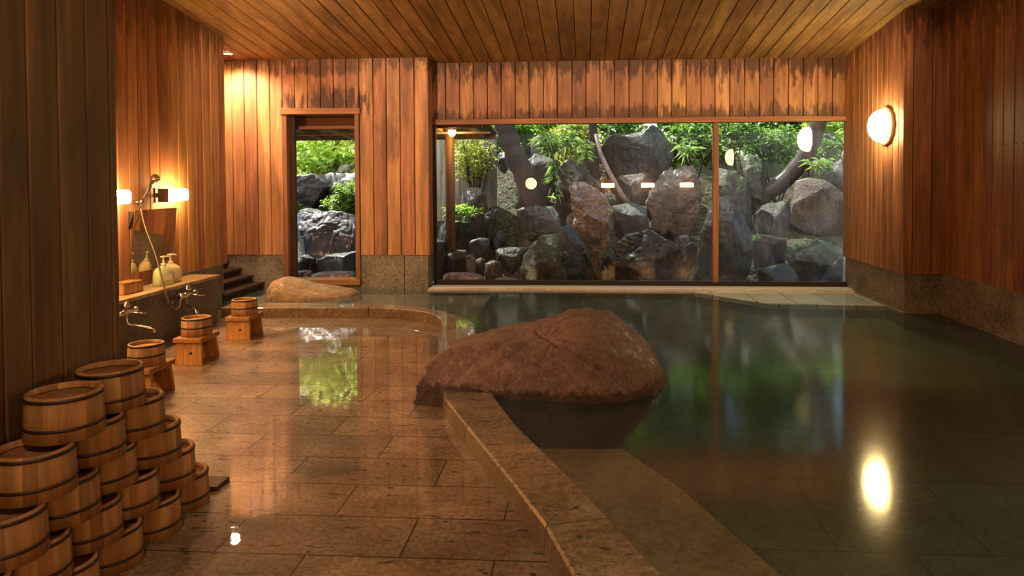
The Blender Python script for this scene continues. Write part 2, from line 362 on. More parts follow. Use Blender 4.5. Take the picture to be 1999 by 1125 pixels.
# partition beside the bucket pile, its end board and stone foot
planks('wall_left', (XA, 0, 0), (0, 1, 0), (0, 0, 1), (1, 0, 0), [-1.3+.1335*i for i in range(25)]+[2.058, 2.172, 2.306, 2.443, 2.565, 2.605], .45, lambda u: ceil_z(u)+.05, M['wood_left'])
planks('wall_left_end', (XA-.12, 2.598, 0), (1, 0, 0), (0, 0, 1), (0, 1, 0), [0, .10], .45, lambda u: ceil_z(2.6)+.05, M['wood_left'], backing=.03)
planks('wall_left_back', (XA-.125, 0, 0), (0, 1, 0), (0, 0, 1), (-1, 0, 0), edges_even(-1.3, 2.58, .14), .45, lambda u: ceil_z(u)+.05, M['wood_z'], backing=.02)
mb = MB(); mb.box((XA-.115, YB, -.02), (XA-.012, 2.585, .45)); tagstruct(mb.build('baseboard_left', M['dado'], bevel=.006))
# washing wall
planks('wall_far_left', (XB, 0, 0), (0, 1, 0), (0, 0, 1), (1, 0, 0), edges_even(-1.3, 7.12, .1424, .006), .455, lambda u: ceil_z(u)+.05, M['wood_z'])
mb = MB(); mb.box((XB-.1, YB, -.02), (XB+.012, 6.98, .455)); tagstruct(mb.build('baseboard_far_left', M['washstone']))
mb = MB(); mb.box((XB+.012, YB, -.02), (-3.385, 6.39, .405)); mb.box((XB+.012, YB, .405), (-3.365, 6.405, .435), m=1)
tagstruct(mb.build('counter_ledge', [M['washstone'], M['shelf']], bevel=.005))
# alcove end wall
planks('wall_alcove', (-4.65, 0, 0), (0, 1, 0), (0, 0, 1), (1, 0, 0), edges_even(6.9, 7.9, .14), .0, lambda u: ceil_z(u)+.05, M['wood_z'])
planks('wall_alcove_side', (-4.7, 7.12, 0), (1, 0, 0), (0, 0, 1), (0, 1, 0), edges_even(0, 1.0, .14), .0, lambda u: ceil_z(7.12)+.05, M['wood_z'], backing=.03)
# wall with the doorway
DX0, DX1, DZ0, DZ1 = -3.39, -2.51, .155, 2.095
zt = lambda u: ceil_z(YD)+.03
e1 = edges_even(0, DX0+4.7, .152, .004); e2 = edges_even(DX1+4.7, -1.735+4.7, .152, .004)
planks('wall_back_left', (-4.7, YD, 0), (1, 0, 0), (0, 0, 1), (0, -1, 0), e1, .462, zt, M['wood_door'])
planks('wall_back_centre', (-4.7, YD, 0), (1, 0, 0), (0, 0, 1), (0, -1, 0), e2, .462, zt, M['wood_door'])
planks('wall_back_over_door', (-4.7, YD, 0), (1, 0, 0), (0, 0, 1), (0, -1, 0), edges_even(DX0+4.7, DX1+4.7, .152, .004), DZ1, zt, M['wood_door'])
planks('wall_back_return', (-1.727, YD-.004, 0), (0, 1, 0), (0, 0, 1), (1, 0, 0), [0, .10, .244], .462, lambda u: ceil_z(YD+u)+.03, M['wood_door'])
mb = MB(); mb.box((-4.7, YD+.012, -.6), (DX0, YD+.2, .462)); mb.box((DX1, YD+.012, -.6), (-2.02, YD+.2, .462)); mb.box((-2.015, YD+.012, -.6), (-1.747, YD+.24, .462))
mb.box((DX0, YD+.02, -.6), (DX1, YD+.2, DZ0-.01)); tagstruct(mb.build('baseboard_back', M['dado'], bevel=.004))
# door frame
mb = MB(); fy0, fy1 = YD-.02, YD+.16
mb.box((DX0, fy0, DZ0), (DX0+.055, fy1, DZ1), .3, 1); mb.box((DX1-.05, fy0, DZ0), (DX1, fy1, DZ1), .6, 1)
mb.box((DX0-.015, fy0-.012, DZ1-.055), (DX1+.015, fy1, DZ1+.012), .5); mb.box((DX0+.0, fy0-.012, DZ0-.03), (DX1+.0, fy1+.03, DZ0+.03), .8)
dfr = tagstruct(mb.build('door_1', [M['trimw'], M['trimz']], bevel=.004))
# dark sliding leaf tucked behind the left jamb
mb = MB(); mb.box((DX0+.055, YD+.06, DZ0+.03), (DX0+.115, YD+.11, DZ1-.055), .2)
tagstruct(mb.build('trim_1', M['darkwood'], bevel=.003))
# header over the window
HX0, HX1 = -1.735, 3.2
planks('wall_back_header', (HX0, YW, 0), (1, 0, 0), (0, 0, 1), (0, -1, 0), edges_even(0, HX1-HX0, .16, .004), 1.985, ceil_z(YW)+.03, M['wood_head'])
mb = MB(); mb.box((HX0, YW-.05, 1.925), (HX1, YW+.08, 1.985), .4); tagstruct(mb.build('trim_2', M['trimw'], bevel=.004))
# window: jambs, mullion, bottom rail and two panes
WX0, WX1, WZ0, WZ1 = -1.72, 3.16, .10, 1.925
win = empty('window_1', (0, YW, 0)); win['kind'] = 'structure'
mb = MB(); mb.box((WX0, -.02, WZ0), (WX0+.022, .06, WZ1), .1); mb.box((WX1-.03, -.02, WZ0), (WX1, .06, WZ1), .1)
mb.box((WX0, -.02, WZ0), (WX1, .06, WZ0+.05), .1); mb.build('window_frame', M['dark'], win)
mx = atY(1397, 400, YW)[0]
mb = MB(); mb.box((mx-.03, -.03, WZ0+.04), (mx+.03, .06, WZ1), .5); mb.build('window_mullion', M['trimz'], win, bevel=.005)
for a, b in ((WX0+.02, mx-.028), (mx+.028, WX1-.028)):
    mb = MB(); mb.box((a, .012, WZ0+.045), (b, .022, WZ1)); mb.build('window_pane', M['glass'], win)
mb = MB(); mb.box((-1.74, 7.88, -.6), (3.2, 8.2, .052), m=1); mb.box((-1.74, 7.86, .052), (3.2, 8.2, .098)); mb.box((-1.74, 7.80, .058), (3.2, 7.87, .092), m=0)
tagstruct(mb.build('window_sill', [M['sill'], M['dado']], bevel=.006))
mb = MB(); mb.box((-1.72, 7.885, .098), (3.16, 8.06, .104)); tagstruct(mb.build('trim_5', M['rail'], bevel=.002))  # thin added strip, its colour carries the sky glare
# pier and right wall
zc = lambda u: ceil_z(6.66+u)+.05
planks('wall_right_pier', (CXF, 6.63, 0), (0, 1, 0), (0, 0, 1), (-1, 0, 0), [0, .10, .225, .345, .47, .58, .70, .8, .92, 1.04, 1.18, 1.5], .435, zc, M['wood_z'])
planks('wall_right_pier_front', (CXF-.006, 6.622, 0), (1, 0, 0), (0, 0, 1), (0, -1, 0), [0, .09, .255, XR-CXF+.03], .435, lambda u: ceil_z(6.63)+.05, M['wood_right'])
planks('wall_right', (XR, 0, 0), (0, 1, 0), (0, 0, 1), (-1, 0, 0), edges_even(-1.3, 6.66, .140, .006), .447, lambda u: ceil_z(u)+.05, M['wood_right'], nails=(.50, .93, 1.55, 2.1))
mb = MB(); mb.box((CXF+.03, 6.66, -.6), (3.35, 8.2, .435)); mb.box((XR+.025, YB, -.6), (3.35, 6.70, .447))
tagstruct(mb.build('baseboard_right', M['dado'], bevel=.005))
mb = MB(); mb.box((CXF+.005, 6.635, .05), (3.3, 8.1, .088)); mb.box((XR, YB, .05), (3.3, 6.64, .088)); tagstruct(mb.build('trim_3', M['dado'], bevel=.006))
# rear wall
planks('wall_front', (-4.7, YB, 0), (1, 0, 0), (0, 0, 1), (0, 1, 0), edges_even(0, 8.1, .15), 0, ceil_z(YB)+.05, M['wood_z'])
# second pier near the camera that carries the other globe
planks('wall_right_near_pier', (2.78, 2*YW-X_at(1420, 307, 2.65)[1]-.45, 0), (0, 1, 0), (0, 0, 1), (-1, 0, 0), edges_even(0, .9, .13), .1, lambda u: ceil_z(.55)+.05, M['wood_right'], backing=.35)
# ------------------------------------------------------------------ floor, coping, pool
inner = [(-3.45, 6.575), (-3.0, 6.59), (-2.62, 6.605), (-2.3, 6.62), (-2.04, 6.62), (-1.8, 6.595), (-1.62, 6.54), (-1.46, 6.44), (-1.34, 6.32), (-1.25, 6.12), (-1.19, 5.9), (-1.155, 5.70), (-1.10, 5.40), (-1.03, 5.0), (-.93, 4.5), (-.77, 3.87), (-.582, 3.45), (-.291, 2.81), (-.139, 2.457), (-.033, 2.141), (.2, 1.6), (.5, .95), (.85, .2), (1.0, -.15), (1.25, -.3), (1.6, -.35), (3.2, -.36)]
outer = [(-3.45, 6.85), (-3.0, 6.86), (-2.62, 6.855), (-2.3, 6.84), (-2.05, 6.815), (-1.80, 6.77), (-1.56, 6.68), (-1.33, 6.50), (-1.15, 6.30), (-1.02, 6.12), (-.93, 5.93), (-.885, 5.74), (-.83, 5.42), (-.77, 5.04), (-.68, 4.58), (-.50, 3.93), (-.345, 3.50), (-.06, 2.87), (.085, 2.53), (.235, 2.175), (.44, 1.7), (.74, 1.05), (1.08, .30), (1.2, .05), (1.4, -.08), (1.65, -.12), (3.2, -.13)]
mb = MB(); cuts = {4, 9, 12, 16, 18, 20, 22}
ZT = .098
start = 0
for i in range(len(inner)-1):
    (ax, ay), (bx, by) = inner[i], inner[i+1]; (cx_, cy_), (dx_, dy_) = outer[i], outer[i+1]
    g0 = .012 if i in cuts else 0.0; g1 = .012 if (i+1) in cuts else 0.0
    L = math.hypot(bx-ax, by-ay); t0 = g0*.3/L; t1 = 1-g1*.3/L
    P = lambda p, q, t: (p[0]+(q[0]-p[0])*t, p[1]+(q[1]-p[1])*t)
    a, b, c, d = P(inner[i], inner[i+1], t0), P(inner[i], inner[i+1], t1), P(outer[i], outer[i+1], t0), P(outer[i], outer[i+1], t1)
    vs = []
    for (p, q) in ((a, c), (b, d)):
        n = Vector((q[0]-p[0], q[1]-p[1])).normalized()*.008
        vs += [(p[0]-n.x*1.0, p[1]-n.y, -.03), (p[0], p[1], ZT-.010), (p[0]+n.x, p[1]+n.y, ZT), (q[0]-n.x*1.5, q[1]-n.y*1.5, ZT), (q[0], q[1], ZT-.012), (q[0], q[1], -.7)]
    mb.add(vs, [(0, 1, 7, 6)], 0, 1); fs = [(k, k+1, k+7, k+6) for k in range(1, 5)]
    if i in cuts or i == 0: fs.append((0, 1, 2, 3, 4, 5))
    if (i+1) in cuts: fs.append((6, 7, 8, 9, 10, 11))
    mb.add(vs, fs, 0)
tagstruct(mb.build('trim_4', [M['coping'], M['copside']]))
def poly(name, pts, z, mat, z2=None, holes=None):
    bm = bmesh.new(); vs = [bm.verts.new((x, y, z)) for x, y in pts]; f = bm.faces.new(vs)
    if f.normal.z < 0: f.normal_flip()
    if z2 is not None:
        r = bmesh.ops.extrude_face_region(bm, geom=[f]); 
        for e in r['geom']:
            if isinstance(e, bmesh.types.BMVert): e.co.z = z2
        bmesh.ops.recalc_face_normals(bm, faces=bm.faces)
    bmesh.ops.triangulate(bm, faces=bm.faces)
    me = bpy.data.meshes.new(name); bm.to_mesh(me); bm.free(); me.materials.append(mat)
    o = bpy.data.objects.new(name, me); COL.objects.link(o); return tagstruct(o)
mid = [((a[0]+b[0])/2, (a[1]+b[1])/2) for a, b in zip(inner, outer)]
poly('floor', [(p[0]+.02, p[1]+.02) for p in inner] + [(3.2, YB-.05), (-3.75, YB-.05), (-3.75, 6.6)], 0.0, M['floor'], -.08)
poly('pool_water', mid + [(3.22, 8.0), (-4.7, 8.0), (-4.7, 6.72)], WZ, M['water'])
# bath bottom raised to its apparent depth; the water's refraction is built into its slope
pz = lambda y: .075-np.interp(y, [-.6, 1, 2, 3, 4, 5, 6, 7, 8.2], [.55, .48, .40, .32, .255, .195, .15, .122, .105])
ys_ = np.linspace(-.6, 8.2, 45); mb = MB(); vs = []
for y in ys_:
    xl = np.interp(y, [-.6, 2.2, 3.0, 5.0, 5.01, 8.2], [0, -.15, -.9, -1.3, -4.8, -4.8]); vs += [(xl, y, pz(y)), (3.3, y, pz(y)), (3.3, y, -.62), (xl, y, -.62)]
fs = [(a*4+k, a*4+(k+1) % 4, a*4+4+(k+1) % 4, a*4+4+k) for a in range(len(ys_)-1) for k in range(4)]
mb.add(vs, fs, 0, 0, False); tagstruct(mb.build('pool_floor', M['poolfloor']))
poly('floor_alcove', [(-4.75, 6.3), (-3.4, 6.3), (-3.4, 6.6), (-3.42, 6.98), (-4.75, 6.98)], -.02, M['dado'], -.5)
# submerged steps: along the coping in front, and the shallow shelf by the doorway
SZ = -.07
st = [atZ(1060, 878, SZ), atZ(1215, 877, SZ), atZ(1330, 955, SZ), atZ(1525, 1125, SZ)]
poly('pool_step', [(st[0][0]-.3, st[0][1]), (st[1][0], st[1][1]), (st[2][0], st[2][1]), (st[3][0], st[3][1]), (st[3][0]+.5, 1.5), (st[3][0]+.9, .4), (1.0, .2), (.2, 2.1), (-.2, 3.0)], SZ, M['step'], -.5)
S2 = .018; s2 = [atZ(962, 571, S2), atZ(944, 603, S2), atZ(1034, 645, S2)]
poly('pool_step_far', [(-4.7, 7.95), (s2[0][0], 7.95), (s2[1][0], s2[1][1]), (s2[2][0], s2[2][1]), (-.35, 5.2), (-.80, 5.2), (-1.1, 6.1), (-1.6, 6.6), (-4.7, 6.8)], S2, M['poolstep'], -.5)
lz = .080
l0, l1, l2 = atZ(1345, 573, lz), atZ(1500, 593, lz), atZ(1712, 597, lz)
poly('pool_ledge', [(l0[0], 7.9), (l1[0], l1[1]), (l2[0]+.2, l2[1]), (3.2, 7.9)], lz, M['ledge'], lz-.05)
poly('pool_ledge_base', [(l0[0]+.02, 7.9), (l1[0]+.01, l1[1]+.02), (l2[0]+.2, l2[1]+.02), (3.2, 7.9)], lz-.05, M['dado'], -.5)
# stairs of the alcove
mb = MB()
for i, (x, z) in enumerate(((-3.64, .155), (-3.77, .235), (-3.90, .315), (-4.05, .395))):
    mb.box((-4.65, 7.0, z-.09), (x, YD+.005, z-.028), .1*i, 1); mb.box((-4.65, 6.99, z-.028), (x+.02, YD+.006, z), .2*i+.1)
o = mb.build('stairs', [M['darkwood'], M['dark']], bevel=.004); tagstruct(o)
# ------------------------------------------------------------------ rocks
def ground_z(x, y):
    s = max(0.0, y-9.15)
    m = min(1, max(0, (x-1.2)/1.0)); g = .56-.17*m
    h = -.04 + g*s - .02*s*s
    if x < -1.2: h -= max(0, min(1, (-1.2-x)/1.0))*.25*min(1, s)
    h = min(h, 1.9+.15*noise.noise((x*.4, y*.4, 0)))
    return h + .05*noise.noise((x*1.7, y*1.7, 3.1))*min(1, s*2)
ICO = {}
def ico(n):
    if n not in ICO:
        bm = bmesh.new(); bmesh.ops.create_icosphere(bm, subdivisions=n, radius=1)
        ICO[n] = ([v.co.copy() for v in bm.verts], [tuple(v.index for v in f.verts) for f in bm.faces]); bm.free()
    return ICO[n]
def rock(name, px, Y, depth, mat, label=None, group=None, k=0, sub=5, rough=.085, facets=8, seed=0, ridge=0, base=True, blocky=.62, freq=2.2, parent=None, cat='rock', back=1.0, zmin=None, crease=None, dyp=.85):
    pts = [Vector(atP(u, v, Y, k, 0 if k == 0 else -.2)) for u, v in px]
    c = Vector((0, 0, 0)); A = 0
    for i in range(len(pts)):                # area centroid in the rock's own plane
        a, b = pts[i], pts[(i+1) % len(pts)]; w = a.x*b.z-b.x*a.z; A += w; c += (a+b)*w
    c = c/(3*A); c.y = sum(p.y for p in pts)/len(pts) if k == 0 else Y+k*(c.x+.2)
    ang = sorted([(math.atan2(p.z-c.z, p.x-c.x), math.hypot(p.x-c.x, p.z-c.z)) for p in pts])
    aa = np.array([a for a, _ in ang]); rr = np.array([r for _, r in ang])
    aa = np.concatenate([aa-2*PI, aa, aa+2*PI]); rr = np.concatenate([rr, rr, rr])
    # straight edges between outline corners
    def R(th):
        i = np.searchsorted(aa, th); a0, a1, r0, r1 = aa[i-1], aa[i], rr[i-1], rr[i]
        p0 = (r0*math.cos(a0), r0*math.sin(a0)); p1 = (r1*math.cos(a1), r1*math.sin(a1))
        d = (math.cos(th), math.sin(th)); ex, ez = p1[0]-p0[0], p1[1]-p0[1]; den = d[0]*ez-d[1]*ex
        if abs(den) < 1e-9: return r0
        return abs((p0[0]*ez-p0[1]*ex)/den)
    V, Fs = ico(sub); rnd = random.Random(seed*31+5); size = float(np.mean(rr))
    planes = []
    for _ in range(facets):
        n = Vector((rnd.gauss(0, .7), -abs(rnd.gauss(.9, .4)), rnd.gauss(.25, .6))).normalized(); planes.append((n, rnd.uniform(.48, .82)))
    sd = Vector((seed*3.17, seed*1.71, seed*.57))
    out = []
    for v in V:
        rho = math.hypot(v.x, v.z); th = math.atan2(v.z, v.x)
        q = R(th)*rho**blocky if rho > 1e-6 else 0
        dy = math.copysign(abs(v.y)**dyp, v.y)*depth*(back if v.y > 0 else 1)
        p = Vector((q*math.cos(th), dy, q*math.sin(th)))
        sv = Vector((p.x/size, p.y/depth, p.z/size))
        for n, h in planes:
            e = n.dot(sv)-h
            if e > 0: sv -= n*e*.97
        p = Vector((sv.x*size, sv.y*depth, sv.z*size))
        w = p/size*freq/2.2 + sd
        d = noise.fractal(w*1.3, .75, 2.1, 7, noise_basis='PERLIN_ORIGINAL')*rough*1.15
        vd = noise.voronoi(w*2.3)[0]; d -= max(0, .12-(vd[1]-vd[0]))*rough*2.2
        d += (abs(noise.noise(w*3.1))-.25)*rough*.5
        if ridge: d += ridge*math.sin((p.z*.9+p.x*.35)/size*19+2.5*noise.noise(w*2))*.5
        p += p.normalized()*d*size if p.length > 1e-6 else Vector()
        if k: p.y += k*p.x
        p = c+p
        if crease and v.y < .3:
            d_ = np.array(p)-EYE; w_ = d_@FW; uv = np.array([CX+F*(d_@RT)/w_, CY+F*(d_@DN)/w_])
            for (a, b) in zip(crease[:-1], crease[1:]):
                a = np.array(a, float); b = np.array(b, float); tt = min(1, max(0, (uv-a)@(b-a)/((b-a)@(b-a)))); q = np.linalg.norm(uv-a-(b-a)*tt)
                p -= Vector((0, -.011, .006))*math.exp(-(q/3.0)**2)+Vector((0, .006, -.006))*math.exp(-((q-9)/8.0)**2)
        out.append(p)
    if base:
        g = min(ground_z(c.x, c.y), ground_z(c.x, c.y-depth*.5)) - .06
        if zmin is not None: g = zmin
        lo = min(p.z for p in out)
        if lo > g:
            s = (c.z-g)/(c.z-lo)
            for p in out:
                if p.z < c.z: p.z = c.z-(c.z-p.z)*s
    o3 = Vector((c.x, c.y, min(p.z for p in out)))
    mb = MB(); mb.add([p-o3 for p in out], Fs, 0, 0, True)
    ob = mb.build(name, mat, parent); ob.location = o3
    if label: tag(ob, label, cat, group)
    return ob
# great boulder across the coping
rock('boulder', [(804, 782), (812, 748), (842, 706), (872, 676), (930, 660), (1000, 649), (1060, 641), (1108, 622), (1150, 615), (1190, 619), (1228, 640), (1258, 668), (1282, 700), (1298, 735), (1300, 780), (1280, 850), (1150, 880), (1000, 870), (880, 830), (830, 812)], 4.3, .52, M['boulder'],
     'large reddish brown boulder lying across the pool coping, half in the water', k=.30, sub=7, rough=.055, facets=1, seed=3, base=True, blocky=.55, dyp=.7, zmin=-.46, cat='boulder', crease=[(1048, 652), (1085, 676), (1130, 700), (1165, 722), (1196, 736)])
# stepping stone under the doorway
rock('stepping_stone', [(522, 588), (526, 565), (536, 548), (556, 541), (580, 545), (612, 556), (655, 561), (688, 567), (702, 574), (690, 592), (600, 604), (535, 602)], 8.10, .30, M['stepstone'],
     'smooth tan stepping stone in the water below the doorway', k=.25, sub=5, rough=.02, facets=0, seed=9, blocky=.72, zmin=-.45, cat='stone')
D_ = lambda L: [(545+x/3.2118, 210+y/3.2118) for x, y in L]
Z2 = lambda L: [(845+x/6.818, 235+y/6.818) for x, y in L]
Z3 = lambda L: [(845+x/6.25, 390+y/6.25) for x, y in L]
GD, GW = 'rocks outside the doorway', 'garden rocks outside the window'
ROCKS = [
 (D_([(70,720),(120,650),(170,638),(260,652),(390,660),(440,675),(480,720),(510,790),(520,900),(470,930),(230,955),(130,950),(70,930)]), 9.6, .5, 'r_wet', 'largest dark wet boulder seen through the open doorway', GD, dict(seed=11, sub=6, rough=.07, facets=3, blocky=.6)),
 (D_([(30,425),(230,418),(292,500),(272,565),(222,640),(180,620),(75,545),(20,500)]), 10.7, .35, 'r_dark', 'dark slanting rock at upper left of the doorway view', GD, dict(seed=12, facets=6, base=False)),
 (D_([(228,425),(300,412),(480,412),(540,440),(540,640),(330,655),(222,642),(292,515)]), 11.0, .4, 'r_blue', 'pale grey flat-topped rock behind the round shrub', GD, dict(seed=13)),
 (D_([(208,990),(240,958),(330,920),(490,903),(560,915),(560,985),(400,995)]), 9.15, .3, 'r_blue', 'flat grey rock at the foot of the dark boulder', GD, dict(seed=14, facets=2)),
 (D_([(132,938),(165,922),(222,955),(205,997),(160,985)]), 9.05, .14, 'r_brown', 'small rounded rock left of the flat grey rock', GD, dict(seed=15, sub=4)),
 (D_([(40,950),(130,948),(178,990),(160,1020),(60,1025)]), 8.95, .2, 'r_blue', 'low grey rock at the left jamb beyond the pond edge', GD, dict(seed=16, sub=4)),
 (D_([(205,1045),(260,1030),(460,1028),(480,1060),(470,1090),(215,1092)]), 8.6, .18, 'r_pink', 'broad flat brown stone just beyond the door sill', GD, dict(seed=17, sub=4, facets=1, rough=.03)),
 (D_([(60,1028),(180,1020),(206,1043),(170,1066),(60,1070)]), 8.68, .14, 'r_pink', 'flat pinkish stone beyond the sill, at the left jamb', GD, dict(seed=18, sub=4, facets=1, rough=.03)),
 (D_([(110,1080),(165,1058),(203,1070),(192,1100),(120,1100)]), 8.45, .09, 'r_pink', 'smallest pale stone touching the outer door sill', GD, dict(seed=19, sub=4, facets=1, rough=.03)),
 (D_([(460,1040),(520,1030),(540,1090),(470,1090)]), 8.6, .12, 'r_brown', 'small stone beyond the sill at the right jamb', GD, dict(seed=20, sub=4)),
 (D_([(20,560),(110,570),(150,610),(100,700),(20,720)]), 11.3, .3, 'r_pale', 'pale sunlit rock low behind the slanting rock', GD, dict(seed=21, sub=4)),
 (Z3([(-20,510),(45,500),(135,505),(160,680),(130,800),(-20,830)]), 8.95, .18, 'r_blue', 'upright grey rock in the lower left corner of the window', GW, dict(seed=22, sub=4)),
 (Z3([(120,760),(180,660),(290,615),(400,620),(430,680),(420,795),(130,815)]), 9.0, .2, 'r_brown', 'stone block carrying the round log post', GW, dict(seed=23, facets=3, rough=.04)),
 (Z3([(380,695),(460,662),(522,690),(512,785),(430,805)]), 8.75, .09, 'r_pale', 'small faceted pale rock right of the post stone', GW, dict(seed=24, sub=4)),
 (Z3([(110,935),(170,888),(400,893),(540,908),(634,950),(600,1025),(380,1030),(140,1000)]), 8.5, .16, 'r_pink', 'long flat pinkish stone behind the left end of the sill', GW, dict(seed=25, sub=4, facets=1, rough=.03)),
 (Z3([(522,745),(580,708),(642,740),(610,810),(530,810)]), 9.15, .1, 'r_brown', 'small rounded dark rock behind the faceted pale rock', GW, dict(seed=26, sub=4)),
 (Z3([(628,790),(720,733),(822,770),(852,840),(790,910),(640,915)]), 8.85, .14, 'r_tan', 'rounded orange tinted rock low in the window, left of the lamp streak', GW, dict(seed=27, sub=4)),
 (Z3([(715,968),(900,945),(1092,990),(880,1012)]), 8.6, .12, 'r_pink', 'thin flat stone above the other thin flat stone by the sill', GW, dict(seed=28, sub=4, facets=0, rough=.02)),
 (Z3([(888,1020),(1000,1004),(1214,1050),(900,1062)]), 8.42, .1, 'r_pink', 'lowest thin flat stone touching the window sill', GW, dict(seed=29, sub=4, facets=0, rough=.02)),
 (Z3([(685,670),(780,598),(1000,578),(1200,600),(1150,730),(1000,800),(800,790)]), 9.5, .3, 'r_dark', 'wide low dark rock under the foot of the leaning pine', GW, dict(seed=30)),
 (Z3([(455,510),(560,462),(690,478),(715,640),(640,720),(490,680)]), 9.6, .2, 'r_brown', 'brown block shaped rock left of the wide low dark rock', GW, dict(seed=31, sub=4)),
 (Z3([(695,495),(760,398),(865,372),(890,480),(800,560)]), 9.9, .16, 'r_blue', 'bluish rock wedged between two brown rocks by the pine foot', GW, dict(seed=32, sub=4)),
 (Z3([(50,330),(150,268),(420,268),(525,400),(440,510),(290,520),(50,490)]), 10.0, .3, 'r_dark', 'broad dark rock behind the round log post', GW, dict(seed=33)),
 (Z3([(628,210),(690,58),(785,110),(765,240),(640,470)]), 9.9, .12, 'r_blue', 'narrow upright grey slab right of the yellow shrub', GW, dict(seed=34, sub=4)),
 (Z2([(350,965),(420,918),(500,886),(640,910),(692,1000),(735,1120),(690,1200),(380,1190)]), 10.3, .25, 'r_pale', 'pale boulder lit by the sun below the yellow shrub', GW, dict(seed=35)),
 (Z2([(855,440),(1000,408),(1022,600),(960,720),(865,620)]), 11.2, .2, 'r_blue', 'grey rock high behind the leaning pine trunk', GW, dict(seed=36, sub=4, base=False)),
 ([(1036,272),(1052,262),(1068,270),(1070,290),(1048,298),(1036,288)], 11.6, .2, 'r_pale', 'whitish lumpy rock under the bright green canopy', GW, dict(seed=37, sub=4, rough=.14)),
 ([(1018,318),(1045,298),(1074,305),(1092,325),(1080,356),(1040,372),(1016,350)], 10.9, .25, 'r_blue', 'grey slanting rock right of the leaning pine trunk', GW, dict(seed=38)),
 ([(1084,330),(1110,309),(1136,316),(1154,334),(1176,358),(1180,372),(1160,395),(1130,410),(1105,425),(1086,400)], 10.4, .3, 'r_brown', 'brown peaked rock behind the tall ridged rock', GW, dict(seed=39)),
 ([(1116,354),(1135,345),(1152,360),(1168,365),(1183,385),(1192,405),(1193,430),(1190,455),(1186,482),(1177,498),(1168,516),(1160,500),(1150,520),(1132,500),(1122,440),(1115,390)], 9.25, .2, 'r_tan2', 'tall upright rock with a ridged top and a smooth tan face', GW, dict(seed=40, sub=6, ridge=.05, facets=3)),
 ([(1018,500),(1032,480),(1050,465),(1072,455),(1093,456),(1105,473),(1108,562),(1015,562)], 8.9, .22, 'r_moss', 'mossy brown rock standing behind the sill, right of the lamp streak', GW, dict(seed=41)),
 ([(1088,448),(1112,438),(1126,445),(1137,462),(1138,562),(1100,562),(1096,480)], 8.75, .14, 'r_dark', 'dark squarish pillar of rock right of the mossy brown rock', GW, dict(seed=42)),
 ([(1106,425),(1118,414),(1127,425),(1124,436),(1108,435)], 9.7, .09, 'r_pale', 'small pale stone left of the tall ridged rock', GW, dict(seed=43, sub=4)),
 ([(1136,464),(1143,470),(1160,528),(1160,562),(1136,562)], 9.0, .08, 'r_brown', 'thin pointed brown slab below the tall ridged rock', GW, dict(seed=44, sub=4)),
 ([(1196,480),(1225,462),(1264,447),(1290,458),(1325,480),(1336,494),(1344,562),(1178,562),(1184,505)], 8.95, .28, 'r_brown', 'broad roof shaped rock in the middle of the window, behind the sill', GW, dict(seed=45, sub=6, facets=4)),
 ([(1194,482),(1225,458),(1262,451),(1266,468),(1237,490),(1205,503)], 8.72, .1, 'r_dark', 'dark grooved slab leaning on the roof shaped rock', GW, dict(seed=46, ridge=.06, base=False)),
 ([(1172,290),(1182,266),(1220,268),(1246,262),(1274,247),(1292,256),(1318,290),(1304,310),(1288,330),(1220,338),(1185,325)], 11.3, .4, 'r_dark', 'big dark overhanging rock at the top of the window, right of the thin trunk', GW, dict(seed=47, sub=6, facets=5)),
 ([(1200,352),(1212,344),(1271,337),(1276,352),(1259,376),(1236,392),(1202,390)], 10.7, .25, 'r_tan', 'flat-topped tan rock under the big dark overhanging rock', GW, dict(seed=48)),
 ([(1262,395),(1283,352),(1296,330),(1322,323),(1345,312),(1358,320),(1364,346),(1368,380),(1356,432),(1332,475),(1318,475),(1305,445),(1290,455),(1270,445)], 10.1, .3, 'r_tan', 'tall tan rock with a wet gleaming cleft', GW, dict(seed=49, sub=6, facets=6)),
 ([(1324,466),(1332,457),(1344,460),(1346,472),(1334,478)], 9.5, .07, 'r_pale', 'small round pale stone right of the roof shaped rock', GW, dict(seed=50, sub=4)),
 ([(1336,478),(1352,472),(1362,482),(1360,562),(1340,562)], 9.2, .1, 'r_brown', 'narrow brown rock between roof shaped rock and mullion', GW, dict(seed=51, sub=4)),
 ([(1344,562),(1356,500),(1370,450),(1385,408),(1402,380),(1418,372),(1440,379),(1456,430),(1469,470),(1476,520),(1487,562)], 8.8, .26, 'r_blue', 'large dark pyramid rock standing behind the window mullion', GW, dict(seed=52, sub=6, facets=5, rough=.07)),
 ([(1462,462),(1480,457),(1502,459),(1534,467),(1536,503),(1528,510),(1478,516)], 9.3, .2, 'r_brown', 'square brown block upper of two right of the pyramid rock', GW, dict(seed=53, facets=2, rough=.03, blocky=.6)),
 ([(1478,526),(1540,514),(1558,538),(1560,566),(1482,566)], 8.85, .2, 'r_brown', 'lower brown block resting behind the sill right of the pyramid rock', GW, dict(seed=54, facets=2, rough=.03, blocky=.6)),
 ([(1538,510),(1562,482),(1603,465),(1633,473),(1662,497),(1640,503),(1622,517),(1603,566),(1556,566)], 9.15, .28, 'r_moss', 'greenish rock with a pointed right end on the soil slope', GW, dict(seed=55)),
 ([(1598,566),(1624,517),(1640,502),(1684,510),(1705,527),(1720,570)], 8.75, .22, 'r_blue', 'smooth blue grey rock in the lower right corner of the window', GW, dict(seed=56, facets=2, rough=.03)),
 ([(1672,474),(1700,442),(1730,450),(1730,525),(1684,512)], 9.6, .2, 'r_dark', 'dark rock at the right jamb above the blue grey rock', GW, dict(seed=57, sub=4)),
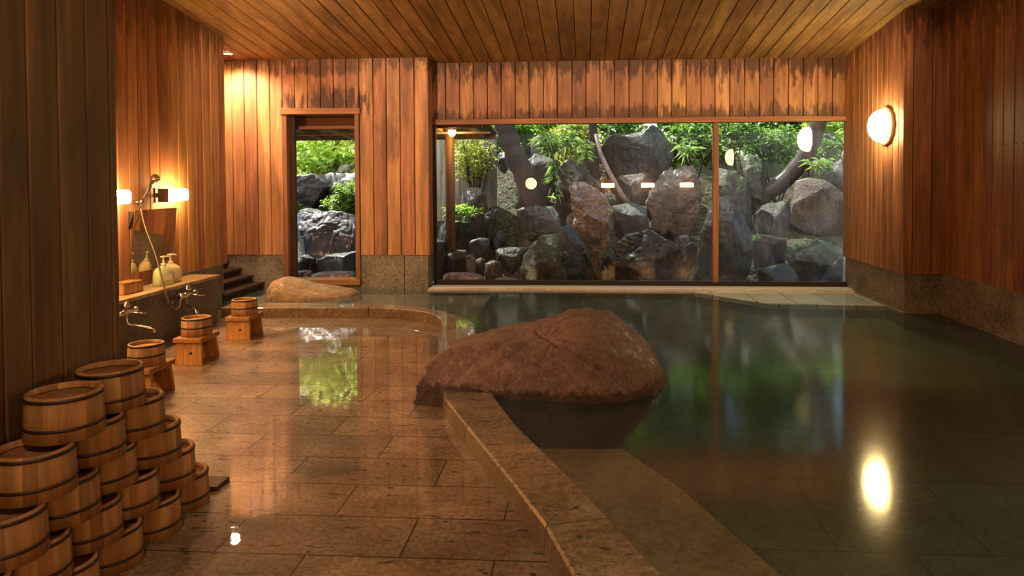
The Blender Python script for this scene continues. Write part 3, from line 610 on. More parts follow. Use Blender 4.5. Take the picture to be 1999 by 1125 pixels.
 ([(1538,425),(1549,383),(1555,353),(1580,347),(1604,349),(1626,362),(1653,386),(1648,405),(1642,440),(1588,448)], 10.7, .3, 'r_tan', 'large pale brown boulder at the head of the soil slope', GW, dict(seed=58, facets=2, rough=.03)),
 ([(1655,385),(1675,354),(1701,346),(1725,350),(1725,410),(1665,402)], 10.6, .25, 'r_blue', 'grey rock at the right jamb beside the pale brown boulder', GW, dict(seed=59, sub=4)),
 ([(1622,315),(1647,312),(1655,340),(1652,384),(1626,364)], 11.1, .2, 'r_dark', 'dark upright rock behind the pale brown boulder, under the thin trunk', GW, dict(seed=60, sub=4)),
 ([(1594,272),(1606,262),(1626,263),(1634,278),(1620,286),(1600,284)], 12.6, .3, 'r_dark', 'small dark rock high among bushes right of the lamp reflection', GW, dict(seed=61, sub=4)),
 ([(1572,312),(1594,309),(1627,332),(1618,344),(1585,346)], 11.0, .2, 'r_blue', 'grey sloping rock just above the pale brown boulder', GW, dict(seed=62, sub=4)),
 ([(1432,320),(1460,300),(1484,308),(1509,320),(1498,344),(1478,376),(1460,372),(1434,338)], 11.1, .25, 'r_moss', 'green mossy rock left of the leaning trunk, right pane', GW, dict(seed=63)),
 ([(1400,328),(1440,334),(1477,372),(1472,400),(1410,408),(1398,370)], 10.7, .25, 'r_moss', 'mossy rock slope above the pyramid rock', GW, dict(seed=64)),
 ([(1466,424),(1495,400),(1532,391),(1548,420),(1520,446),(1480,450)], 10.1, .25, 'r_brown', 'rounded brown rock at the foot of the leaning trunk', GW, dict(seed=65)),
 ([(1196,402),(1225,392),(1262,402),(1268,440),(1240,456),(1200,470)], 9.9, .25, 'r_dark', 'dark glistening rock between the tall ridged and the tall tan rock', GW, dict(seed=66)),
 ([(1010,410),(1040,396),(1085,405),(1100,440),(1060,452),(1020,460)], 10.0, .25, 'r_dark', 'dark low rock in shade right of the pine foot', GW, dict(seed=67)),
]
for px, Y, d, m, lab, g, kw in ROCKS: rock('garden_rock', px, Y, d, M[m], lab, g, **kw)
# ------------------------------------------------------------------ garden ground
xs = np.linspace(-9, 10, 96); ys = np.concatenate([np.linspace(8.2, 13, 60), np.linspace(13.3, 26, 30)])
mb = MB(); vs = [(x, y, ground_z(x, y)) for y in ys for x in xs]; n = len(xs)
mb.add(vs, [(j*n+i, j*n+i+1, (j+1)*n+i+1, (j+1)*n+i) for j in range(len(ys)-1) for i in range(n-1)], 0, 0, True)
tagstruct(mb.build('ground', M['soil']))
poly('pond_water', [(-4.2, 8.3), (-1.9, 8.3), (-1.7, 9.3), (-2.2, 9.7), (-4.4, 9.7)], .035, M['water'])
# ------------------------------------------------------------------ plants
def leaves_mesh(name, P, D, Nn, L, W, mat, parent=None, fold=.25, droop=.2):
    """one folded blade per row: base P, direction D, normal Nn, length L, width W"""
    P, D, Nn = (np.asarray(a, float) for a in (P, D, Nn)); k = len(P); L = np.broadcast_to(L, (k,))[:, None]; W = np.broadcast_to(W, (k,))[:, None]
    D = D/np.linalg.norm(D, axis=1, keepdims=True); S = np.cross(D, Nn); S /= np.linalg.norm(S, axis=1, keepdims=True)+1e-9; U = np.cross(S, D)
    tip = P+D*L-np.array([0, 0, 1])*L*droop; m = P+D*L*.45
    a = m+S*W*.5+U*W*fold; b = m-S*W*.5+U*W*fold
    V = np.stack([P, a, tip, b], 1).reshape(-1, 3)
    i = np.arange(k)[:, None]*4; Fc = np.concatenate([i+np.array([[0, 1, 2]]), i+np.array([[0, 2, 3]])], 1).reshape(-1, 3)
    me = bpy.data.meshes.new(name); me.vertices.add(len(V)); me.vertices.foreach_set('co', V.ravel())
    me.loops.add(Fc.size); me.loops.foreach_set('vertex_index', Fc.ravel().astype(np.int32))
    me.polygons.add(len(Fc)); me.polygons.foreach_set('loop_start', np.arange(0, Fc.size, 3, dtype=np.int32))
    me.update(calc_edges=True); me.materials.append(mat)
    at = me.attributes.new('rnd', 'FLOAT', 'FACE'); at.data.foreach_set('value', np.repeat(np.random.rand(k), 2).astype(np.float32))
    o = bpy.data.objects.new(name, me); COL.objects.link(o)
    if parent is not None: o.parent = parent
    return o
def rdirs(n):
    v = np.random.normal(size=(n, 3)); return v/np.linalg.norm(v, axis=1, keepdims=True)
def blob(n, c, r, clumps=30, cs=.28):
    """leaf bases: clumps spread over an ellipsoid, leaves spread in each clump"""
    c = np.array(c); r = np.array(r)
    cl = rdirs(clumps)*(np.random.rand(clumps, 1)**.45); k = np.random.randint(0, clumps, n)
    return c + (cl[k]+np.random.normal(size=(n, 3))*cs*.5)*r
def shrub(name, c, r, n, L, W, mat, label, cat='shrub', group=None, stems=5, stem_r=.012, clumps=30, cs=.28, barkm='bark', updir=.3, base_z=None, lean=(0, 0)):
    gz = ground_z(c[0], c[1])-.03 if base_z is None else base_z
    root = empty(name, (c[0], c[1], gz)); tag(root, label, cat, group)
    cl = (0, 0, c[2]-gz)
    P = blob(n, cl, r, clumps, cs); D = rdirs(n); D[:, 2] = D[:, 2]*.6+.05; N_ = rdirs(n)*.6; N_[:, 2] += .8+updir
    leaves_mesh('foliage', P, D, N_, L*(.6+.8*np.random.rand(n)), W*(.7+.6*np.random.rand(n)), mat, root)
    if stems:
        mb = MB()
        for i in range(stems):
            e = Vector((random.uniform(-.8, .8)*r[0], random.uniform(-.6, .6)*r[1], cl[2]+random.uniform(-.1, .8)*r[2]))
            b = Vector((lean[0]+random.uniform(-.06, .06), lean[1]+random.uniform(-.06, .06), 0)); m1 = b.lerp(e, .5)+Vector((random.uniform(-.1, .1)*r[0], 0, .1*r[2]))
            pts = [b, b.lerp(m1, .5)+Vector((.01, 0, 0)), m1, m1.lerp(e, .5)+Vector((0, .02, .02)), e]
            mb.tube(pts, [stem_r*(1.3-.22*q) for q in range(5)], 6)
        mb.build('stems', M[barkm], root)
    return root
def px3(u, v, y): return tuple(atY(u, v, y))
# sunlit maple through the doorway
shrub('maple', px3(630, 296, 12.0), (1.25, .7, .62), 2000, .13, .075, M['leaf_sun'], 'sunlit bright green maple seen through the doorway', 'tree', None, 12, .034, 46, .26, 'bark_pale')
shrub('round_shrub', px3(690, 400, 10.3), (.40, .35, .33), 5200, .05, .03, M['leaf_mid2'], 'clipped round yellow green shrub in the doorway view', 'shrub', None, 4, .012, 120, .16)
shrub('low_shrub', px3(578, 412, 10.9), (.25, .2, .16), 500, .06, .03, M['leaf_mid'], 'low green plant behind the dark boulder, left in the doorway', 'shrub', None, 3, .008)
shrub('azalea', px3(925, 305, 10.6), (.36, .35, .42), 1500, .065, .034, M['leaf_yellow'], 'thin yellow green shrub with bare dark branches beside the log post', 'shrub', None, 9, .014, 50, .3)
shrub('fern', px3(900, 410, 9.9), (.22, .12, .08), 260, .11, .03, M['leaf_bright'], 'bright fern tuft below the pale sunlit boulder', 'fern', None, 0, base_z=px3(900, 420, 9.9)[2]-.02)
G2 = 'bushes on the bank outside the window'
BUSH = [((1060, 252), 12.8, (.75, .5, .34), 1500, .12, .06, 'leaf_bright', 'brightest green bush above the whitish lumpy rock'),
 ((1128, 272), 11.2, (.42, .4, .36), 1300, .09, .04, 'leaf_yellow', 'yellow green bush left of the thin dark trunk'),
 ((1195, 250), 12.4, (.5, .4, .25), 700, .12, .06, 'leaf_mid', 'green bush peeping over the big dark overhanging rock'),
 ((1345, 275), 11.6, (.48, .4, .42), 1100, .15, .06, 'leaf_mid', 'broad leaved bush above the tall tan rock, left of the mullion'),
 ((1435, 262), 12.2, (.55, .4, .35), 1500, .10, .04, 'leaf_mid', 'leafy bush right of the mullion at the top of the window'),
 ((1515, 290), 11.9, (.52, .4, .42), 1700, .09, .035, 'leaf_mid', 'small leaved bush left of the thick leaning trunk'),
 ((1630, 258), 13.2, (.62, .5, .42), 1700, .11, .05, 'leaf_bright', 'bright bush between the two trunks at upper right'),
 ((1600, 300), 11.6, (.36, .3, .22), 900, .09, .04, 'leaf_mid', 'low bush hanging over the grey sloping rock'),
 ((1694, 290), 12.0, (.3, .4, .5), 1200, .10, .045, 'leaf_bright', 'tall bush at the right jamb beside the wall lamp'),
 ((1685, 345), 10.9, (.25, .25, .3), 800, .08, .035, 'leaf_mid', 'shrub with pale tips at the right jamb above the grey rock'),
 ((1690, 405), 10.2, (.22, .2, .2), 600, .10, .03, 'leaf_dark', 'dark green tuft at the right jamb below the grey rock'),
 ((985, 262), 13.0, (.7, .5, .5), 1200, .12, .06, 'leaf_mid', 'green bush behind the leaning pine trunk'),
 ((880, 285), 12.6, (.55, .5, .55), 1000, .11, .055, 'leaf_bright', 'light green bush behind the silvered fence')]
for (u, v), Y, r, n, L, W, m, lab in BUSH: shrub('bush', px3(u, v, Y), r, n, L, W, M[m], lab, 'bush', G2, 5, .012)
# bamboo grass: stalks with long blades
def sasa(u, v, Y, label, nst=7, h=.5, hang=False, spread=.3, lean=0.0):
    bl = .16 if spread > .06 or h > .25 else .05
    c = Vector(px3(u, v, Y)); root = empty('bamboo_grass', c); tag(root, label, 'bamboo grass', 'bamboo grass clumps in the garden')
    mb = MB(); P, D = [], []
    for i in range(nst):
        a = random.uniform(0, 2*PI); s = random.uniform(.2, 1)*spread
        e = Vector((math.cos(a)*s+lean, math.sin(a)*s*.6-.1, h*random.uniform(.4, 1)*(-1 if hang else 1)))
        m1 = e*.5+Vector((0, 0, .12*h)); pts = [Vector((0, 0, 0)), m1*.6+Vector((0, 0, .03)), m1, e]
        mb.tube(pts, .004, 5)
        for q in range(9):
            t = .25+.75*q/8; b = Vector((0, 0, 0)).lerp(m1, min(1, t*2)) if t < .5 else m1.lerp(e, t*2-1)
            P.append(b); d = Vector((random.gauss(0, 1), random.gauss(0, .7)-.2, random.gauss(-.1, .5))); D.append(d.normalized())
    mb.build('stalks', M['leaf_mid'], root)
    n = len(P); N_ = rdirs(n)*.5; N_[:, 2] += 1
    leaves_mesh('blades', [tuple(p) for p in P], [tuple(d) for d in D], N_, bl*(.6+.8*np.random.rand(n)), bl*.16, M['leaf_sasa'], root, droop=.3)
sasa(1078, 300, 10.2, 'bamboo grass clump spilling over the grey slanting rock', 12, .32, False, .26)
sasa(1082, 312, 10.15, 'strand of bamboo grass hanging down between two rocks', 5, .62, True, .07)
sasa(1145, 318, 10.0, 'upright bamboo grass stalk left of the thin trunk', 3, .3, False, .05)
sasa(1112, 300, 10.5, 'bamboo grass behind the brown peaked rock', 8, .4, False, .25)
sasa(1600, 330, 10.3, 'bamboo grass sprays arching over the pale brown boulder', 9, .14, False, .36, .1)
sasa(1682, 425, 9.8, 'dark bamboo grass tuft right of the pale brown boulder', 7, .16, False, .2)
sasa(1340, 305, 10.9, 'bamboo grass on top of the tall tan rock', 6, .22, False, .18)
sasa(1474, 470, 9.15, 'small grass tuft on the square brown block', 4, .07, False, .05)
sasa(1552, 484, 9.2, 'small grass sprig on the slope left of the greenish rock', 3, .1, False, .05)
sasa(1178, 505, 9.0, 'tiny grass tuft at the foot of the tall ridged rock', 4, .12, False, .06)
# trees: trunks traced upwards to crowns above the window head
def tree(name, path, Y, r0, r1, label, crown=None, mat='bark', n=3000, extra=None):
    pts = [Vector(px3(u, v, Y+dy)) for u, v, dy in path]
    gz = ground_z(pts[-1].x, pts[-1].y)-.1
    root = empty(name, (pts[-1].x, pts[-1].y, min(gz, pts[-1].z))); tag(root, label, 'tree', 'trees in the garden'); o3 = root.location.copy()
    full = [p-o3 for p in pts]
    if full[-1].z > .05: full.append(Vector((full[-1].x, full[-1].y, 0)))
    # smooth
    sm = []
    for i in range(len(full)-1):
        p0, p1, p2, p3 = full[max(i-1, 0)], full[i], full[i+1], full[min(i+2, len(full)-1)]
        for q in range(6):
            t = q/6; sm.append(.5*((2*p1)+(p2-p0)*t+(2*p0-5*p1+4*p2-p3)*t*t+(3*p1-p0-3*p2+p3)*t**3))
    sm.append(full[-1]); N = len(sm)
    mb = MB(); rad = [r1+(r0-r1)*i/(N-1) for i in range(N)]
    rad = [a*(1+.12*noise.noise(Vector((i*.7, r0*50, 0)))) for i, a in enumerate(rad)]
    mb.tube(sm, rad, 14)
    mb.build('trunk', M[mat], root)
    if extra:
        mb = MB(); mb.tube([Vector(px3(u, v, Y+dy))-o3 for u, v, dy in extra[0]], extra[1], 8); mb.build('branch', M['bark_pale'], root)
    if crown:
        (dx, dy, dz), r, leafm, L, W = crown; c = full[0]+Vector((dx, dy, dz))
        mb = MB()
        for i in range(7):
            e = c+Vector((random.uniform(-.7, .7)*r[0], random.uniform(-.7, .7)*r[1], random.uniform(-.5, .6)*r[2])); m1 = full[0].lerp(e, .5)+Vector((0, 0, .2))
            mb.tube([full[0], m1, e], [r1*.6, r1*.4, r1*.15], 6)
        mb.build('branches', M[mat], root)
        P = blob(n, c, r, 70, .3); D = rdirs(n); N_ = rdirs(n)*.6; N_[:, 2] += .9
        leaves_mesh('foliage', P, D, N_, L*(.6+.8*np.random.rand(n)), W*(.7+.6*np.random.rand(n)), M[leafm], root)
    return root
tree('pine', [(940, 60, 0), (968, 180, 0), (986, 248, 0), (1004, 300, 0), (1026, 350, 0), (1036, 420, 0), (1030, 480, -.1)], 10.1, .17, .12, 'thick dark pine trunk leaning left in the left pane', ((-.4, .3, 1.0), (1.6, 1.2, .7), 'leaf_dark', .12, .03), n=4000)
tree('slim_tree', [(1148, 60, 0), (1154, 180, 0), (1158, 260, 0), (1160, 320, 0), (1166, 400, 0), (1172, 470, 0)], 10.6, .075, .06, 'slim dark trunk with a pale wandering branch, middle of the window', ((.2, .4, 1.1), (1.5, 1.2, .7), 'leaf_mid', .12, .05), n=3000,
     extra=([(1163, 262, -.1), (1172, 300, -.15), (1186, 330, -.2), (1200, 356, -.2), (1214, 382, -.2), (1232, 405, -.1)], [.03, .032, .035, .036, .04, .045]))
tree('leaning_tree', [(1640, 90, 0), (1612, 190, 0), (1596, 245, 0), (1582, 286, 0), (1554, 328, 0), (1526, 357, 0), (1494, 380, 0), (1470, 410, 0)], 11.2, .14, .11, 'thick trunk leaning right behind the lamp reflection, right pane', ((.5, .2, 1.2), (1.7, 1.3, .8), 'leaf_mid', .12, .05), n=3500)
tree('young_tree', [(1706, 130, 0), (1690, 200, 0), (1678, 246, 0), (1666, 280, 0), (1652, 316, 0), (1646, 350, 0)], 12.0, .065, .055, 'thinner trunk near the right jamb', ((.6, .5, 1.0), (1.0, .9, .6), 'leaf_bright', .12, .06), n=1200)
# hedge of trees closing the view behind
G3 = 'trees closing the garden view behind'
HED = [(-7.4, 15.0, 3.4, 'leaf_bright', 'light green tree furthest left, beyond the doorway jamb'), (-5.4, 15.5, 3.6, 'leaf_bright', 'light green tree far behind the maple, left'), (-3.4, 16.2, 3.6, 'leaf_mid', 'green tree behind the maple, seen over the doorway rocks'), (-1.3, 16.0, 3.9, 'leaf_mid', 'green tree behind the silvered fence'), (.8, 16.4, 3.8, 'leaf_bright', 'light green tree behind the middle of the window'),
       (2.7, 16.0, 3.9, 'leaf_mid', 'green tree behind the mullion'), (4.5, 16.3, 3.7, 'leaf_mid', 'green tree behind the right pane'), (7.6, 17.0, 3.4, 'leaf_bright', 'light green tree furthest right, behind the jamb')]
for x, y, z, m, lab in HED: shrub('background_tree', (x, y, z), (1.25, .9, 2.6), 4200, .22, .11, M[m], lab, 'tree', G3, 7, .045, 110, .22)
# fallen leaves on the slope
n = 12000; X = np.random.uniform(-2.6, 5, n); Yv = np.random.uniform(8.7, 13.5, n)
P = np.stack([X, Yv, [ground_z(a, b)+.012 for a, b in zip(X, Yv)]], 1); D = rdirs(n); D[:, 2] *= .15; N_ = rdirs(n)*.3; N_[:, 2] += 1
o = leaves_mesh('fallen_leaves', P, D, N_, .05*(.5+np.random.rand(n)), .028, M['litter'], droop=0)
tag(o, 'brown fallen leaves strewn over the soil bank outside the window', 'leaves', kind='stuff')
# fence, log post, eave
fr = empty('board_fence', (-2.1, 11.0, 0)); tag(fr, 'silvered board fence behind the log post', 'fence')
mb = MB(); fz0, fz1 = ground_z(-2.1, 11)-.1, atY(880, 262, 11)[2]
for i, x in enumerate(np.arange(-.55, .62, .145)): mb.box((x, 0, fz0), (x+.138, .02, fz1+.01*(i % 3)), hash01(i))
mb.build('boards', M['fence'], fr, bevel=.003)
for zz in (.55, 1.5):
    mb = MB(); mb.box((-.55, .021, zz), (.62, .06, zz+.08), .3); mb.build('rail', M['fence'], fr)
pb = Vector(atY(880, 492, 9.0)); 
mb = MB(); mb.tube([(0, 0, 0), (0, 0, .7), (-.004, 0, 1.9)], [.062, .060, .058], 20, .4)
o = mb.build('log_post', M['post']); o.location = pb; tag(o, 'round peeled log post standing on a stone, left end of the window', 'post')
EX0, EX1 = -4.6, -1.18
ev = empty('eave', (EX0, 8.2, 1.90)); tag(ev, 'timber eave with bare rafters over the doorway outside', 'eave')
TL = Matrix.Translation((0, .1, .10)) @ Matrix.Rotation(math.radians(-4.5), 4, 'X')
mb = MB(); mb.box((0, .0, .0), (EX1-EX0, .10, .13), .3); mb.build('fascia_beam', M['trimw'], ev, bevel=.004)
mb = MB(); mb.box((0, -.02, .13), (EX1-EX0, .10, .42), .5); mb.build('upper_board', M['darkwood'], ev)
mb = MB(); mb.box((0, 0, .03), (EX1-EX0, 1.35, .06), .5, M=TL); mb.build('roof_boards', M['eave'], ev)
for i in range(8):
    mb = MB(); x = .12+i*.44; mb.box((x, 0, -.05), (x+.06, 1.3, .03), hash01(i*3), M=TL); mb.build('rafter', M['eave'], ev, bevel=.003)
mb = MB(); mb.box((0, .62, -.075), (EX1-EX0, .69, -.05), .6, M=TL); mb.box((0, 1.30, -.05), (EX1-EX0, 1.35, .03), .6, M=TL); mb.build('batten', M['eave'], ev)
# ------------------------------------------------------------------ buckets
BH, BR = .134, .107
def make_bucket(mwood, mflat, hoopz, R=BR, H=BH):
    root = empty('bath_bucket', (0, 0, 0)); rt = R*.945; w = .013
    mb = MB(); prof = [(R-.012, 0), (R, 0), (R-(R-rt)*.5, H*.5), (rt, H-.005), (rt-.003, H), (rt-w+.003, H), (rt-w, H-.003), (rt-w-.0, H-.018)]
    mb.lathe(prof, 54, None, 0, stave=3); mb.build('staves', mwood, root)
    mb = MB(); d = rt-w
    for i in range(3):                      # three boards make the bottom
        x0, x1 = -d+2*d*i/3, -d+2*d*(i+1)/3-.0008; r = hash01(i*5.1); k = 10
        top = [(x0+(x1-x0)*q/k, math.sqrt(max(0, d*d-(x0+(x1-x0)*q/k)**2))) for q in range(k+1)]
        loop = top+[(x, -y) for x, y in reversed(top)]
        if abs(top[0][1]) < 1e-6: loop = loop[1:]
        m_ = len(loop); vs = [(x, y, H-.020) for x, y in loop]+[(x, y, H-.030) for x, y in loop]
        mb.add(vs, [tuple(range(m_)), tuple(reversed(range(m_, 2*m_)))]+[(q, (q+1) % m_, (q+1) % m_+m_, q+m_) for q in range(m_)], r)
    mb.build('bottom_board', mflat, root)
    for z in hoopz:
        rr = R-(R-rt)*z/H; mb = MB()
        mb.lathe([(rr-.002, z-.0052), (rr+.0026, z-.0045), (rr+.0026, z+.0045), (rr-.002, z+.0052)], 54, 0); mb.build('hoop', M['hoop'], root)
    return root
pile = dict(a=(4, -1.616, 2.329), b=(4, -1.575, 2.060), c=(3, -1.614, 2.443), g=(3, -1.615, 2.218), k=(3, -1.590, 1.955), d=(2, -1.616, 2.545), h=(2, -1.645, 2.322), l=(2, -1.616, 2.090), o=(2, -1.602, 1.853),
            e=(1, -1.627, 2.660), i=(1, -1.632, 2.430), m=(1, -1.622, 2.204), p=(1, -1.622, 1.970), r=(1, -1.61, 1.735), f=(0, -1.629, 2.762), j=(0, -1.615, 2.535), n=(0, -1.622, 2.312), q=(0, -1.619, 2.085), s=(0, -1.61, 1.855))
blab = dict(a='upturned bucket on the top row of the pile, by the partition end', b='upturned bucket on the top row of the pile, nearer the camera',
  c='fourth-row bucket of the pile, first from its sloping right end', g='fourth-row bucket of the pile, beneath where the two top buckets meet', k='large fourth-row bucket cut by the left edge of the photo',
  d='third-row bucket of the pile, first from its sloping right end', h='third-row bucket of the pile, second from its sloping right end', l='third-row bucket of the pile, third from its sloping right end', o='third-row bucket at the left edge, under the large fourth-row bucket',
  e='second-row bucket of the pile, first from its sloping right end', i='second-row bucket of the pile, second from its sloping right end', m='second-row bucket of the pile, third from its sloping right end', p='second-row bucket of the pile, fourth from its sloping right end', r='second-row bucket in the lower left corner, mostly outside the photo',
  f='floor-level bucket of the pile, furthest right beside the dark board', j='floor-level bucket of the pile, second from its right end', n='floor-level bucket of the pile, third from its right end', q='floor-level bucket of the pile, fourth from right at the photo bottom', s='floor-level bucket of the pile, fifth from right, below the photo edge')
bk = make_bucket(M['hinoki_dk'], M['hinoki_flat'], (.122, .038)); first = True
for key, (lv, x, y) in pile.items():
    o = bk if first else copy_tree(bk); first = False
    o.location = (x, y, lv*BH); o.rotation_euler = (0, 0, hash01(lv*3.3+x*50+y*9)*6.28)
    tag(o, blab[key], 'bucket', 'wooden bath buckets stacked beside the partition')
# stools with a bucket each
def make_stool():
    root = empty('bath_stool', (0, 0, 0)); W, Lh, H = .205, .27, .19
    mb = MB(); mb.box((-W/2, -Lh/2, H-.032), (W/2, Lh/2, H), .4); mb.build('seat', M['stooltop'], root, bevel=.004)
    for s in (-1, 1):
        mb = MB(); y0 = s*(Lh/2-.035)
        for a, b, r in ((-.5, -.16, .2), (-.155, .5, .8)):
            top, bot = W*.90, W*1.0
            vs = []
            for z, wd, yo in ((0, bot, s*.018), (H-.032, top, 0)):
                vs += [(a*wd, y0+yo-.013, z), (b*wd, y0+yo-.013, z), (b*wd, y0+yo+.013, z), (a*wd, y0+yo+.013, z)]
            mb.add(vs, [(3, 2, 1, 0), (4, 5, 6, 7), (0, 1, 5, 4), (1, 2, 6, 5), (2, 3, 7, 6), (3, 0, 4, 7)], r)
        mb.build('leg', M['stoolw'], root, bevel=.003)
        mb = MB(); Mx = Matrix.Translation((.02, y0+s*.022, .085)) @ Matrix.Rotation(PI/2, 4, 'X')
        mb.lathe([(0, -.004), (.009, -.004), (.010, 0), (.009, .004), (0, .004)], 12, 0, M=Mx); mb.build('peg', M['hoop'], root)
    mb = MB(); mb.box((-.018, -Lh/2+.04, .07), (.018, Lh/2-.04, .1), .1); mb.build('stretcher', M['stoolw'], root)
    return root
st0 = make_stool(); bk2 = make_bucket(M['hinoki'], M['hinoki'], (.120, .060), .105, .128)
for i, (x, y, rz, sl_, bl_) in enumerate(((-2.80, 4.985, .02, 'wooden bath stool in front of the nearer visible tap', 'bucket set on the middle stool, in front of the taps'),
        (-2.825, 5.765, .02, 'wooden bath stool furthest from the camera, beside the pool coping', 'bucket set on the furthest stool, beside the coping'),
        (-2.66, 4.17, .02, 'wooden bath stool mostly hidden by the partition and the pile', 'pale bucket half hidden behind the partition edge'))):
    s_ = st0 if i == 0 else copy_tree(st0); b_ = bk2 if i == 0 else copy_tree(bk2)
    s_.location = (x, y, 0); s_.rotation_euler = (0, 0, rz); tag(s_, sl_, 'stool', 'bath stools along the washing counter')
    b_.location = (x, y+.0, .1905); b_.rotation_euler = (0, 0, .7*i); tag(b_, bl_, 'bucket', 'buckets set on the bath stools')
mb = MB(); mb.box((-.105, -.055, 0), (.105, .055, .018), .5); o = mb.build('floor_board', M['board'], bevel=.002); o.location = (-1.645, 2.93, .001)
tag(o, 'small dark wet board lying on the paving behind the lowest right bucket', 'board')
# ------------------------------------------------------------------ washing places
def ry(d): return Matrix.Rotation(PI/2, 4, d)
def make_tap():
    root = empty('tap', (0, 0, 0))            # origin on the counter face, +X into the room
    mb = MB(); mb.tube([(.055, -.075, 0), (.055, .075, 0)], .019, 16); mb.tube([(.0, -.045, 0), (.055, -.045, 0)], .012, 12); mb.tube([(.0, .045, 0), (.055, .045, 0)], .012, 12)
    mb.lathe([(0, 0), (.026, 0), (.026, .006), (.014, .014), (0, .014)], 20, M=Matrix.Translation((0, -.045, 0)) @ ry('Y')); mb.lathe([(0, 0), (.026, 0), (.026, .006), (.014, .014), (0, .014)], 20, M=Matrix.Translation((0, .045, 0)) @ ry('Y'))
    mb.build('body', M['chrome'], root)
    for s in (-1, 1):
        mb = MB(); T = Matrix.Translation((.055, s*.08, 0)) @ Matrix.Rotation(-s*PI/2, 4, 'X')
        mb.lathe([(0, 0), (.014, 0), (.016, .012), (.024, .016), (.026, .028), (.022, .036), (0, .038)], 18, M=T); mb.build('handle', M['chrome'], root)
    mb = MB(); mb.lathe([(0, 0), (.010, 0), (.010, .022), (.026, .026), (.028, .036), (.020, .046), (.014, .050), (.016, .060), (0, .064)], 18, M=Matrix.Translation((.055, 0, .015))); mb.build('knob', M['chrome'], root)
    mb = MB(); mb.tube([(.06, .02, 0), (.11, .045, -.012), (.17, .06, -.012)], [.008, .006, .0055], 10); mb.build('lever', M['chrome'], root)
    mb = MB(); mb.tube([(.055, 0, -.01), (.055, 0, -.07), (.065, .01, -.09), (.10, .03, -.10), (.20, .05, -.125), (.225, .053, -.135), (.23, .054, -.155)], [.011, .009, .010, .010, .011, .013, .014], 12); mb.build('spout', M['chrome'], root)
    return root
tp = make_tap()
for i, (y, lab) in enumerate(((4.99, 'chrome mixer tap nearest the partition edge'), (5.80, 'chrome mixer tap below the mirror, with the shower hose'))):
    o = tp if i == 0 else copy_tree(tp); o.location = (-3.384, y, .345); tag(o, lab, 'tap', 'chrome taps on the washing counter face')
for c in kids(o):
    if c.name.startswith('spout'): c.rotation_euler = (0, 0, -.9); c.location = (-.0, .05, .0)
mb = MB(); mb.lathe([(0, 0), (.018, 0), (.018, .006), (.008, .010), (.008, .03), (.013, .032), (.013, .045), (0, .047)], 14, M=ry('Y')); o = mb.build('stop_valve', M['chrome']); o.location = (-3.385, 5.60, .315)
tag(o, 'small chrome stop valve left of the tap under the mirror', 'valve')
# hand shower with hose
sh = empty('hand_shower', (XB, 5.62, 1.13)); tag(sh, 'chrome hand shower on its wall holder above the mirror', 'shower')
mb = MB(); mb.tube([(0, -.02, 0), (.055, 0, 0)], .014, 12); mb.tube([(.05, -.004, -.02), (.066, .006, .03)], .018, 12); mb.build('wall_holder', M['chrome'], sh)
mb = MB(); mb.tube([(.052, -.01, -.05), (.066, .01, .03), (.095, .06, .13), (.11, .085, .18)], [.010, .012, .014, .015], 12); mb.build('handle', M['chrome'], sh)
mb = MB(); T = Matrix.Translation((.12, .10, .195)) @ Matrix.Rotation(1.0, 4, 'X') @ Matrix.Rotation(.9, 4, 'Y')
mb.lathe([(0, .02), (.018, .018), (.034, .004), (.036, -.012), (.032, -.016), (0, -.016)], 22, M=T); mb.build('head', M['chrome'], sh)
A = Vector((XB+.055, 5.61, 1.08)); cp = [A, Vector((XB+.10, 5.60, .92)), Vector((XB+.20, 5.57, .70)), Vector((-3.37, 5.53, .45)), Vector((-3.335, 5.53, .33)), Vector((-3.32, 5.58, .262)), Vector((-3.315, 5.645, .265)), Vector((-3.32, 5.68, .32)), Vector((-3.325, 5.715, .36)), Vector((-3.33, 5.74, .36))]
sm = []
for i in range(len(cp)-1):
    p0, p1, p2, p3 = cp[max(i-1, 0)], cp[i], cp[i+1], cp[min(i+2, len(cp)-1)]
    for q in range(8):
        t = q/8; sm.append(.5*((2*p1)+(p2-p0)*t+(2*p0-5*p1+4*p2-p3)*t*t+(3*p1-p0-3*p2+p3)*t**3))
sm.append(cp[-1]); o3 = Vector((XB, 5.62, 1.13))
mb = MB(); mb.tube([p-o3 for p in sm], [.0075+.0008*(i % 2) for i in range(len(sm))], 8); mb.build('hose', M['hose'], sh)
# mirrors (tilted forward at the top)
mr = empty('wall_mirror', (XB, 5.53, .555)); tag(mr, 'rectangular frameless mirror leaning out from the washing wall', 'mirror')
mb = MB(); vs = [(.012, 0, 0), (.012, .59, 0), (.06, .59, .51), (.06, 0, .51), (.006, 0, 0), (.006, .59, 0), (.054, .59, .51), (.054, 0, .51)]
mb.add(vs, [(0, 1, 2, 3), (7, 6, 5, 4), (0, 4, 5, 1), (1, 5, 6, 2), (2, 6, 7, 3), (3, 7, 4, 0)]); mb.build('glass', M['mirror'], mr)
for y in (0.0, .57):
    mb = MB(); mb.add([(.0, y, .36), (.0, y, .5), (.054, y, .5), (.0, y+.02, .36), (.0, y+.02, .5), (.054, y+.02, .5)], [(0, 1, 2), (5, 4, 3), (0, 3, 4, 1), (1, 4, 5, 2), (2, 5, 3, 0)]); mb.build('bracket', M['dark'], mr)
